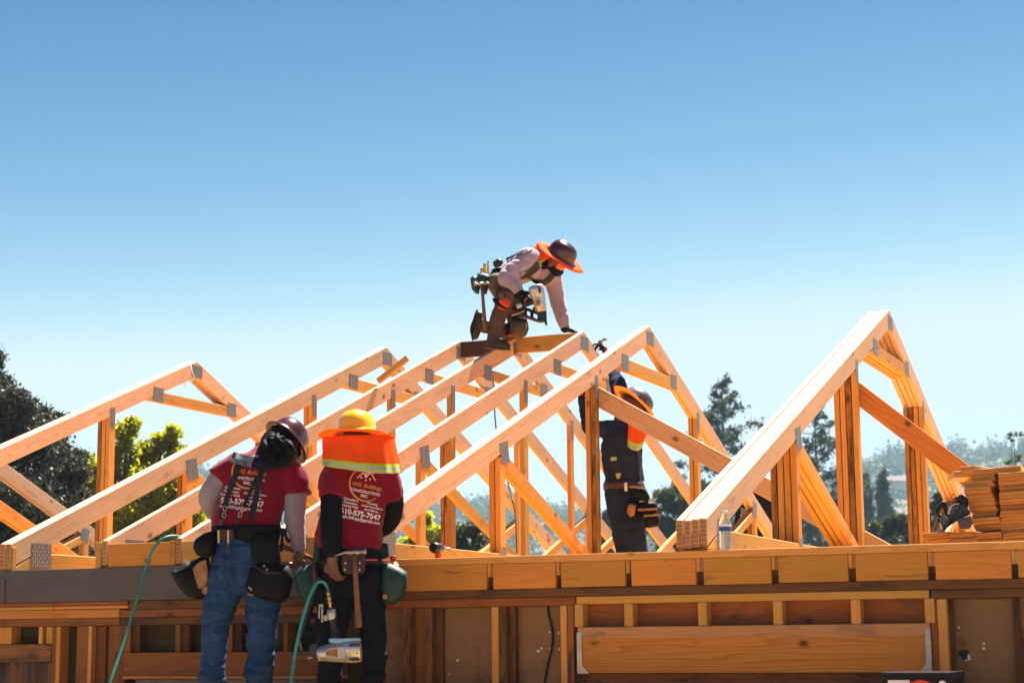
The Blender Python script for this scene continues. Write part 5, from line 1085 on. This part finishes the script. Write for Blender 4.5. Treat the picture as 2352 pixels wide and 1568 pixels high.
# ------------------------------------------------------------------ circular saw
d0 = 10.15; Q = PW(p6, d0); S6 = lambda *p: [p6(x, y) for x, y in p]
cs = empty("circular_saw", Q(640, 1225), "black circular saw leaning against the stack of boards", "saw")
def disc6(name, cx_, cy_, r, th, d, mat, a0=0, a1=360, r2=0.0, seg=40):
    k = F / d / .14996; pts = []
    for i in range(seg + 1): t = R(a0 + (a1 - a0) * i / seg); pts.append((cx_ + r * math.cos(t), cy_ - r * math.sin(t)))
    if r2: pts += [(cx_ + r2 * math.cos(R(a0 + (a1 - a0) * i / seg)), cy_ - r2 * math.sin(R(a0 + (a1 - a0) * i / seg))) for i in range(seg, -1, -1)]
    return slab(name, [p6(x, y) for x, y in pts], d, th, mat, cs, bev=.002)
slab("blade_guard", S6((500, 985), (515, 900), (555, 840), (620, 805), (700, 810), (790, 850), (850, 920), (872, 950), (690, 1045), (560, 1090)), d0 - .02, .05, M['black_plastic'], cs, bev=.008)
slab("lower_guard", S6((660, 1060), (860, 985), (885, 1060), (885, 1130), (850, 1185), (790, 1205), (730, 1195), (690, 1160)), d0 - .01, .022, M['hat_maroon'], cs, bev=.004)
slab("guard_trim", S6((505, 960), (520, 890), (565, 830), (625, 800), (690, 802), (690, 815), (625, 818), (575, 850), (545, 905), (535, 970)), d0 - .03, .012, M['silver'], cs, bev=.003)
for a, b, c_ in ((545, 900, 660), (555, 955, 605)): slab("guard_slot", S6((a, b), (c_, b - 38), (c_, b - 30), (a, b + 8)), d0 - .024, .006, M['reflective'], cs, bev=.001)
bm = bmesh.new(); add_loft(bm, [(Q(620, 790, .05), UP * .028 + RX * .012, RF * .03), (Q(660, 760, .05), UP * .034 + RX * .014, RF * .036), (Q(760, 770, .05), UP * .036 - RX * .01, RF * .036), (Q(800, 800, .05), UP * .03, RF * .03)], 20); from_bm(bm, "motor", M['webbing'], cs, True)
slab("motor_cap", S6((640, 715), (700, 682), (725, 690), (800, 780), (795, 830), (760, 830), (680, 780)), d0 + .0, .09, M['webbing'], cs, bev=.008)
bm = bmesh.new(); limb(bm, [Q(500, 985, .02), Q(470, 900, .02), Q(455, 815, .02), Q(425, 810, .02), Q(345, 925, .02), Q(360, 985, .02), Q(395, 1000, .02)], [.012, .012, .013, .013, .012, .011, .011], n=6); from_bm(bm, "handle", M['black_rubber'], cs, True)
slab("gear_case", S6((400, 1000), (460, 975), (520, 1000), (560, 1060), (540, 1100), (470, 1190), (440, 1200), (400, 1120)), d0 - .01, .05, M['hat_grey'], cs, bev=.006)
slab("base_shoe", S6((420, 1235), (440, 1190), (580, 1075), (868, 948), (872, 962), (620, 1090), (480, 1190)), d0 - .05, .13, M['black_plastic'], cs, bev=.002)
slab("knob", S6((355, 1030), (390, 1025), (392, 1110), (360, 1110)), d0 - .02, .03, M['black_rubber'], cs)
# ------------------------------------------------------------------ small things on the top plate
c = onY(1667, 1262.5, D + .05); c.z = 2.7515
wbot = empty("water_bottle", c, "clear plastic water bottle with blue label beside the girder truss heel", "bottle")
lathe("bottle_body", c, [(0, .026), (.004, .031), (.03, .0325), (.045, .030), (.06, .0325), (.075, .030), (.09, .0325), (.100, .032), (.132, .032), (.150, .029), (.170, .017), (.178, .0125), (.190, .0125)], M['clear'], wbot, 32)
m_, n_, l_, b_ = new_mat("water_label"); tc = n_.new('ShaderNodeTexCoord').outputs['Object']; sx = n_.new('ShaderNodeSeparateXYZ'); l_.new(tc, sx.inputs[0]); r_ = ramp(n_, [(0, (.02, .05, .32)), (.60, (.02, .05, .32)), (.62, (.8, .85, .9)), (1, (.8, .85, .9))]); mr_ = n_.new('ShaderNodeMapRange'); mr_.inputs[1].default_value = .1; mr_.inputs[2].default_value = .134; l_.new(sx.outputs[2], mr_.inputs[0]); l_.new(mr_.outputs[0], r_.inputs[0]); l_.new(r_.outputs[0], b_.inputs['Base Color']); b_.inputs['Roughness'].default_value = .35
bm = bmesh.new(); add_loft(bm, [(c + UP * z, RX * .0329, RF * .0329) for z in (.100, .117, .134)], 32, False); from_bm(bm, "label_band", m_, wbot, True)
lathe("cap", c, [(.188, .0145), (.190, .0155), (.203, .0155), (.205, .014)], M['print_white'], wbot)
c = onY(1000, 1258, D + .11)
dr = empty("cordless_drill", Vector((c.x, c.y, 2.751)), "dark round-headed power tool standing on the top plate behind the nail bag", "tool")
cyl("motor_body", c - RF * .05 - RX * .012, c + RF * .03 + RX * .03, .030, .027, M['black_plastic'], dr); cyl("collar", c + RF * .03 + RX * .03, c + RF * .05 + RX * .05, .020, .015, M['clear'], dr); cyl("bit", c + RF * .05 + RX * .05, c + RF * .06 + RX * .085, .005, .004, M['steel'], dr, 10)
bm = bmesh.new(); bz = Vector((c.x + .012, c.y + .01, 2.7515)); add_loft(bm, [(c, RX * .016, RF * .02), (bz + UP * .02, RX * .017, RF * .022), (bz, RX * .02, RF * .028)], 16); from_bm(bm, "grip", M['knee_red'], dr, True)
# dark product box at the lower right
bx0, bx1 = XY(2024, 8.45, 1545), XY(2184, 8.45, 1545); zt = ZY(2100, 1543, 8.45)
pbx = empty("carton", ((bx0 + bx1) / 2, 8.62, PZ), "glossy black carton with white and red graphics at the lower right", "box")
M['carton'] = simple("glossy_black_card", (.003, .0015, .0035), .35, var=.2, spec=.2, coat=.0)
def pb(name, lo, hi, mat, bev=.003): return box(name, lo, hi, mat, pbx, 0, bev)
pb("carton_body", (bx0, 8.45, PZ), (bx1, 8.79, zt - .006), M['carton']); pb("carton_lid", (bx0 - .004, 8.446, zt - .03), (bx1 + .004, 8.794, zt), M['carton'])
bm = bmesh.new()
def ringq(cx_, cz_, r, w_, a0, a1, mat, name):
    bm = bmesh.new(); n = 30; y = 8.4485
    for i in range(n):
        t0, t1 = R(a0 + (a1 - a0) * i / n), R(a0 + (a1 - a0) * (i + 1) / n)
        bm.faces.new([bm.verts.new((cx_ + rr * math.cos(t), y, cz_ + rr * math.sin(t))) for rr, t in ((r - w_, t0), (r, t0), (r, t1), (r - w_, t1))])
    bmesh.ops.remove_doubles(bm, verts=bm.verts, dist=1e-5); from_bm(bm, name, mat, pbx)
ringq((bx0 + bx1) / 2 + .02, zt - .12, .085, .012, 30, 150, M['knee_red'], "red_arc"); ringq(bx1 - .04, zt - .055, .018, .018, 0, 360, M['print_white'], "white_spot")
pb("white_panel", (bx0 + .03, 8.4475, zt - .075), (bx0 + .13, 8.449, zt - .035), M['print_white'], 0)
# string at the left truss's peak
from_bm(tube_mesh(spline([W(438, 838, 15.2), W(441, 852, 15.16), W(446, 866, 15.16), W(440, 874, 15.2), W(424, 880, 15.2), W(426, 888, 15.2)], 6), .004, 6), "string", M['print_white'], bpy.data.objects['roof_truss'], True)
# ------------------------------------------------------------------ trees
def foliage_mat(name, col, tcol, fac=.35, var=.35):
    m, n, l, b = new_mat(name); out = n['Material Output']; g = n.new('ShaderNodeNewGeometry')
    t = noise_tex(n, l, n.new('ShaderNodeTexCoord').outputs['Object'], .9, 3, .6); r = n.new('ShaderNodeMath'); r.operation = 'ADD'; l.new(g.outputs['Random Per Island'], r.inputs[0]); l.new(t.outputs[0], r.inputs[1])
    h = n.new('ShaderNodeMath'); h.operation = 'MULTIPLY'; l.new(r.outputs[0], h.inputs[0]); h.inputs[1].default_value = .5
    c = mix(n, l, h.outputs[0], tuple(x * (1 - var) for x in col), tuple(x * (1 + var) for x in col)); l.new(c, b.inputs['Base Color']); b.inputs['Roughness'].default_value = .55; b.inputs['Specular IOR Level'].default_value = .3
    tr = n.new('ShaderNodeBsdfTranslucent'); c2 = mix(n, l, h.outputs[0], tuple(x * (1 - var) for x in tcol), tuple(x * (1 + var) for x in tcol)); l.new(c2, tr.inputs[0])
    ms = n.new('ShaderNodeMixShader'); ms.inputs[0].default_value = fac; l.new(b.outputs[0], ms.inputs[1]); l.new(tr.outputs[0], ms.inputs[2]); l.new(ms.outputs[0], out.inputs[0]); return m
M['leaf_dark'] = foliage_mat("dark_evergreen_leaf", (.055, .058, .040), (.05, .06, .025), .22)
M['leaf_lime'] = foliage_mat("yellow_green_leaf", (.19, .20, .012), (.54, .54, .014), .58)
M['leaf_pine'] = foliage_mat("pine_needle", (.048, .082, .066), (.06, .11, .05), .25)
M['leaf_mid'] = foliage_mat("mid_green_leaf", (.050, .065, .024), (.10, .12, .02), .35)
M['bark'] = simple("grey_bark", (.09, .065, .05), .9, var=.3, nscale=3, bump=.3)
def leaf_mesh(name, clumps, per, size, mat, parent, aspect=1.8, droop=0.0):
    """many small leaf-shaped quads scattered through clumps (centre, radius xyz)"""
    pts = []
    cs = np.array([c for c, r in clumps], float); rs = np.array([r for c, r in clumps], float); vol = (rs.prod(axis=1)) ** .67; cnt = np.maximum(4, (per * vol / vol.mean())).astype(int)
    idx = np.repeat(np.arange(len(cs)), cnt); n = len(idx)
    v = rng.normal(size=(n, 3)); v /= np.linalg.norm(v, axis=1)[:, None]; rad = np.minimum(np.abs(rng.normal(0, .62, n)) + .12, 1.7)
    p = cs[idx] + v * rad[:, None] * rs[idx]
    a = rng.normal(size=(n, 3)); a[:, 2] -= droop; a /= np.linalg.norm(a, axis=1)[:, None]
    b = np.cross(a, rng.normal(size=(n, 3))); b /= np.linalg.norm(b, axis=1)[:, None]
    s_ = size * rng.uniform(.6, 1.35, n)[:, None]; A = a * s_ * aspect * .5; B = b * s_ * .5; nn = np.cross(a, b) * s_ * .12
    V = np.stack([p - A, p + B + nn, p + A, p - B + nn], 1).reshape(-1, 3)
    base = np.array(parent.location); V = V - base
    me = bpy.data.meshes.new(name); me.vertices.add(len(V)); me.vertices.foreach_set('co', V.astype(np.float32).ravel()); me.loops.add(4 * n); me.loops.foreach_set('vertex_index', np.arange(4 * n)); me.polygons.add(n); me.polygons.foreach_set('loop_start', np.arange(n) * 4); me.polygons.foreach_set('loop_total', np.full(n, 4)); me.update(calc_edges=True); me.validate()
    o = bpy.data.objects.new(name, me); C.objects.link(o); me.materials.append(mat); o.parent = parent; return o
def trunk_mesh(parent, pts_r, mat=None, branches=()):
    bm = bmesh.new(); add_loft(bm, limb_secs([p for p, r in pts_r], [r for p, r in pts_r], n=4, rnd=(False, True)), 12)
    for b in branches: add_loft(bm, limb_secs([p for p, r in b], [r for p, r in b], n=3, rnd=(False, True)), 7)
    return from_bm(bm, "trunk", mat or M['bark'], parent, True)
def gp(px, d):
    p = W(px, 1200, d); p.z = 0; return p
def broad_tree(name, px, d, lobes, per, size, mat, label, cat="tree", group=None, sub=7, droop=0.0, trunk_r=.22, aspect=1.7):
    """lobes: (px, py, radius px, depth offset)"""
    base = gp(px, d); root = empty(name, base, label, cat, group); cl = []; brs = []; k = F / d
    for (x, y, r, dd) in lobes:
        c = W(x, y, d + dd); rm = r / k
        brs.append([((base + UP * max(.5, c.z * .35)), trunk_r * .5), ((base + (c - base) * .6 + UP * c.z * .1), trunk_r * .28), (c, trunk_r * .08)])
        for _ in range(sub):
            v = rng.normal(size=3); v /= np.linalg.norm(v); q = rng.uniform(.45, 1.0); s_ = rm * rng.uniform(.26, .54)
            cl.append((np.array(c) + v * rm * q * np.array([1, 1, .95]), (s_, s_, s_ * rng.uniform(.6, 1.0))))
    trunk_mesh(root, [(base - UP * .2, trunk_r), (base + UP * 1.2, trunk_r * .8), (base + UP * 2.6, trunk_r * .6)], None, brs)
    leaf_mesh("crown", cl, per, size, mat, root, aspect, droop); return root
broad_tree("evergreen_tree", -30, 27, [(-20, 880, 70, 0), (-60, 960, 110, .5), (30, 930, 50, -.4), (20, 1010, 95, 0), (110, 965, 44, .6), (90, 1040, 80, 0), (140, 1010, 50, .6), (-40, 1100, 130, 0), (130, 1110, 78, 0), (165, 1080, 46, .3), (60, 1170, 100, -.6), (150, 1180, 66, -.2), (-10, 1260, 120, 0), (120, 1290, 90, 0), (-25, 830, 30, 0)], 1500, .036, M['leaf_dark'], "dark bushy evergreen tree at the far left behind the trusses", sub=14, droop=.8, aspect=2.2)
broad_tree("leafy_tree", 270, 31, [(290, 1010, 38, 0), (305, 980, 22, 0), (275, 1075, 48, 0), (330, 1060, 42, .3), (375, 1010, 32, .2), (395, 1000, 26, 0), (350, 1115, 56, 0), (410, 1060, 36, 0), (205, 1080, 36, 0), (190, 1120, 44, -.3), (240, 1130, 52, 0), (160, 1160, 40, 0), (300, 1170, 66, 0), (395, 1140, 56, 0), (440, 1120, 32, 0), (220, 1200, 66, 0), (380, 1220, 72, 0), (460, 1200, 48, 0), (300, 1260, 90, 0), (140, 1210, 36, 0)], 800, .044, M['leaf_lime'], "sunlit yellow-green leafy tree behind the trusses at the left", sub=10, aspect=1.4)
broad_tree("leafy_tree", 1090, 44, [(1085, 1215, 26, 0), (1055, 1235, 28, 0), (1110, 1235, 30, 0), (1130, 1255, 26, 0), (1020, 1255, 26, 0), (1080, 1270, 45, 0)], 700, .055, M['leaf_mid'], "low green tree seen between the middle trusses above the top plate", sub=9)
broad_tree("leafy_tree", 965, 40, [(975, 1195, 22, 0), (985, 1225, 26, 0), (955, 1240, 26, 0), (990, 1260, 30, 0), (940, 1270, 28, 0)], 600, .050, M['leaf_lime'], "light green tree showing right of the yellow-hatted worker", sub=9)
broad_tree("leafy_tree", 490, 33, [(480, 1190, 26, 0), (455, 1205, 22, 0), (520, 1215, 30, 0), (480, 1240, 40, 0)], 600, .046, M['leaf_lime'], "yellow-green tree glimpsed left of the worker in blue jeans", sub=8)
broad_tree("bushy_tree", 1560, 75, [(1530, 1140, 26, 0), (1560, 1120, 18, 1), (1575, 1165, 40, 0), (1520, 1190, 38, 0), (1610, 1200, 44, 0), (1545, 1235, 46, 0), (1650, 1230, 40, 0), (1600, 1260, 50, 0)], 900, .085, M['leaf_mid'], "grey-green bushy tree behind the charcoal worker's pouches", sub=11)
broad_tree("bushy_tree", 2050, 72, [(2040, 1205, 24, 0), (2075, 1200, 22, 0), (2010, 1215, 18, 0), (2090, 1225, 24, 0), (2045, 1240, 34, 0), (2000, 1245, 24, 0)], 900, .085, M['leaf_mid'], "rounded olive bush tree seen between the girder truss posts", sub=10)
broad_tree("bushy_tree", 2165, 60, [(2150, 1150, 20, 0), (2170, 1165, 24, 0), (2150, 1195, 30, 0), (2185, 1200, 26, 0), (2165, 1235, 36, 0)], 700, .075, M['leaf_dark'], "dark bush tree behind the circular saw", sub=9)
broad_tree("bushy_tree", 1405, 95, [(1400, 1180, 14, 0), (1385, 1205, 20, 0), (1415, 1215, 22, 0), (1400, 1245, 30, 0)], 700, .11, M['leaf_pine'], "hazy tree seen just left of the charcoal worker's legs", sub=8)
def pine(px, py_top, d, hw, label, tiers=17, per=60, size=.24, mat='leaf_pine', gap=.30, name="pine_tree", seed=3, low=.18, clump=1.0):
    random.seed(seed); base = gp(px, d); k = F / d; top = W(px, py_top, d); H = top.z; root = empty(name, base, label, "tree", "conifers beyond the building"); cl = []; brs = []
    Wm = hw / k
    nb = tiers * 5
    for i in range(nb):
        f = (i + random.random()) / nb; z = H * (1 - .015 - f * (1 - low)); reach = Wm * min(1, .08 + (1.9 if name == 'pine_tree' else 1.25) * f ** .72) * random.choice((.55, .8, .95, 1.0, 1.12)) * random.uniform(.85, 1.1)
        a = i * 2.4 + random.uniform(-.5, .5); dv = Vector((math.cos(a), math.sin(a), 0)); lift = random.uniform(-.10, .38); o_ = Vector((base.x, base.y, z - reach * .15)); tip = o_ + dv * reach + UP * reach * lift
        brs.append([(o_, .05 * (H / 18)), (o_ + dv * reach * .5 + UP * reach * lift * .25, .03 * H / 18), (tip, .012)])
        for q in (.35, .55, .72, .88, 1.0):
            if random.random() < gap + .25 * (1 - q): continue
            s_ = (.30 + .16 * random.random()) * H / 18 * (.7 + .3 * min(1, 3 * f)) * clump
            c = o_.lerp(tip, q) + UP * reach * lift * (q * q - q) * .9; cl.append((np.array(c) + rng.normal(size=3) * s_ * .3, (s_, s_, s_ * random.uniform(.6, .95))))
    cl.append((np.array(top) - np.array([0, 0, .25 * H / 18]), (.22 * H / 18, .22 * H / 18, .5 * H / 18)))
    trunk_mesh(root, [(base, .26 * H / 18), (base + UP * H * .5, .17 * H / 18), (base + UP * H * .97, .03)], None, brs)
    leaf_mesh("crown", cl, per, size, M[mat], root, 2.4, .1); return root
pine(1667, 862, 105, 122, "tall open pine rising between the double truss and the girder truss", 15, 60, .115, gap=.24, seed=5, low=.2, clump=1.12)
pine(1880, 915, 112, 95, "tall pine seen through the girder truss, right of its left chord", 15, 60, .115, gap=.24, seed=9, low=.2, clump=1.12)
pine(2032, 1078, 150, 34, "dark conifer spire between the girder truss posts, taller of the two", 18, 90, .15, gap=.05, name="conifer_tree", seed=12, low=.1)
pine(1990, 1085, 158, 26, "dark conifer spire beside the taller spire, close to the girder post", 18, 90, .15, gap=.05, name="conifer_tree", seed=14, low=.1)
pine(1760, 1150, 120, 60, "dark lower conifer behind the navy-shirted worker", 12, 90, .15, gap=.1, name="conifer_tree", seed=17, low=.1)
pine(1915, 1130, 118, 60, "dark lower conifer at the foot of the pine in the girder truss", 12, 90, .15, gap=.1, name="conifer_tree", seed=19, low=.1)
# bare twiggy tree at the right edge
random.seed(4); base = gp(2352, 42); tw = empty("bare_tree", base, "thin twiggy tree at the right edge above the stacked boards", "tree"); brs = []; cl = []
for i in range(26):
    a = W(2345 + random.uniform(-15, 40), 1120 + random.uniform(-10, 80), 42); x = random.choice((random.uniform(2310, 2352), random.uniform(2352, 2420))); b = W(x, random.uniform(985, 1085), 42 + random.uniform(-.5, .5)); brs.append([(a, .012), (a.lerp(b, .5) + Vector((random.uniform(-.06, .06), 0, 0)), .007), (b, .003)])
    if random.random() < .7 : cl.append((np.array(b), (.07, .07, .05)))
trunk_mesh(tw, [(base, .14), (base + UP * 3, .10), (W(2360, 1130, 42), .05), (W(2362, 1040, 42), .015)], None, brs); leaf_mesh("crown", cl, 10, .06, M['leaf_mid'], tw, 2.2)
# ------------------------------------------------------------------ hills, their woods and houses
bm = bmesh.new(); nx, ny = 110, 26; grid = []
def hill_h(u, dd):
    x = u * 60; ridge = 60 + 20 * noise.noise(Vector((u * 3.1, 1.7, 0))) + 12 * noise.noise(Vector((u * 8.3, 4.2, 0)))
    return ridge
def hz(px, d):
    u = px / 2352; prof = 66 + 10 * math.sin(u * 7.2 + .4) + 9 * noise.noise(Vector((u * 9, 2, 0))) + 14 * max(0, min(1, (u - .75) * 8))
    f = max(0, min(1, (d - 420) / 480)); f = f * f * (3 - 2 * f); back = 1 + .25 * max(0, (d - 900) / 500)
    return prof * f * back + 3.5 * f * noise.noise(Vector((u * 40, d * .012, 3)))
for j in range(ny):
    d = 420 + j * 40; row = []
    for i in range(nx):
        px = -900 + i * (4200 / (nx - 1)); p = W(px, 1300, d); row.append(bm.verts.new((p.x, p.y, hz(px, d) - .3)))
    grid.append(row)
for j in range(ny - 1):
    for i in range(nx - 1): f = bm.faces.new((grid[j][i], grid[j][i + 1], grid[j + 1][i + 1], grid[j + 1][i])); f.smooth = True
bmesh.ops.recalc_face_normals(bm, faces=bm.faces)
hills = from_bm(bm, "hills", simple("dry_grass_hillside", (.13, .115, .05), .95, var=.35, nscale=.02, spec=.1)); tag(hills, "wooded hills behind the site", kind='structure')
random.seed(30); cl = []
for i in range(1500):
    px = random.uniform(300, 2500); d = random.uniform(450, 1000); p = W(px, 1300, d); z = hz(px, d); s_ = random.uniform(3.2, 7.5)
    for q in range(2): cl.append(((p.x + random.uniform(-2, 2), p.y + random.uniform(-2, 2), z + s_ * .55 + q * s_ * .35), (s_ * (1 - .25 * q), s_ * (1 - .25 * q), s_ * .7)))
hr = empty("tmp", (0, 0, 0), None, None); wds = leaf_mesh("hillside_woods", cl, 60, 1.2, M['leaf_mid'], hr, 1.3); wds.parent = None; bpy.data.objects.remove(hr); tag(wds, "woods covering the far hills", kind='stuff')
M['stucco'] = simple("cream_stucco", (.55, .47, .40), .9); M['roof_tile'] = simple("brown_roof", (.14, .105, .085), .9)
hs_lab = ["cream house on the far hillside, between the middle trusses", "pinkish house low on the far hill, left of the double truss post", "pale house on the hill, seen above the low green tree", "small cream house on the slope right of the girder truss's right post", "cream house on the distant slope behind the girder truss", "pale hillside house just right of the middle double posts"]
for i, (px, d) in enumerate(((1255, 640), (1290, 590), (1075, 660), (2085, 650), (2070, 720), (1215, 700))):
    p = W(px, 1300, d); z = hz(px, d); hse = empty("house", (p.x, p.y, z), hs_lab[i], "house", "houses on the far hillside"); a, b, h = random.uniform(6, 9), 5, random.uniform(4.5, 6.5)
    box("wall", (p.x - a, p.y - b, z - 2), (p.x + a, p.y + b, z + h), M['stucco'], hse, 0, .05)
    prism("roof", [(p.x - a - .8, p.y - b - .8, z + h), (p.x + a + .8, p.y - b - .8, z + h), (p.x + a + .8, p.y, z + h + 2.6), (p.x - a - .8, p.y, z + h + 2.6)], (0, .01, .3), (1, 0, 0), M['roof_tile'], hse, 0); prism("roof", [(p.x - a - .8, p.y + b + .8, z + h), (p.x + a + .8, p.y + b + .8, z + h), (p.x + a + .8, p.y + .02, z + h + 2.6), (p.x - a - .8, p.y + .02, z + h + 2.6)], (0, .01, .3), (1, 0, 0), M['roof_tile'], hse, 0)
    for k in (-.5, .1, .6): box("window", (p.x + k * a - .7, p.y - b - .06, z + h * .45), (p.x + k * a + .7, p.y - b - .01, z + h * .75), M['glass_dark'], hse, 0, 0)
# ------------------------------------------------------------------ the air
hb = box("haze", (-1100, -60, -1.5), (900, 1500, 125), M['clear'], None, 0, 0); hm = bpy.data.materials.new("air"); hm.use_nodes = True; n = hm.node_tree.nodes; n.remove(n['Principled BSDF'])
pv = n.new('ShaderNodeVolumePrincipled'); pv.inputs['Color'].default_value = (.50, .78, 1, 1); pv.inputs['Density'].default_value = .00036; pv.inputs['Anisotropy'].default_value = 0.0; hm.node_tree.links.new(pv.outputs[0], n['Material Output'].inputs['Volume'])
hb.data.materials.clear(); hb.data.materials.append(hm); tag(hb, "pale blue air over the hills", kind='stuff')
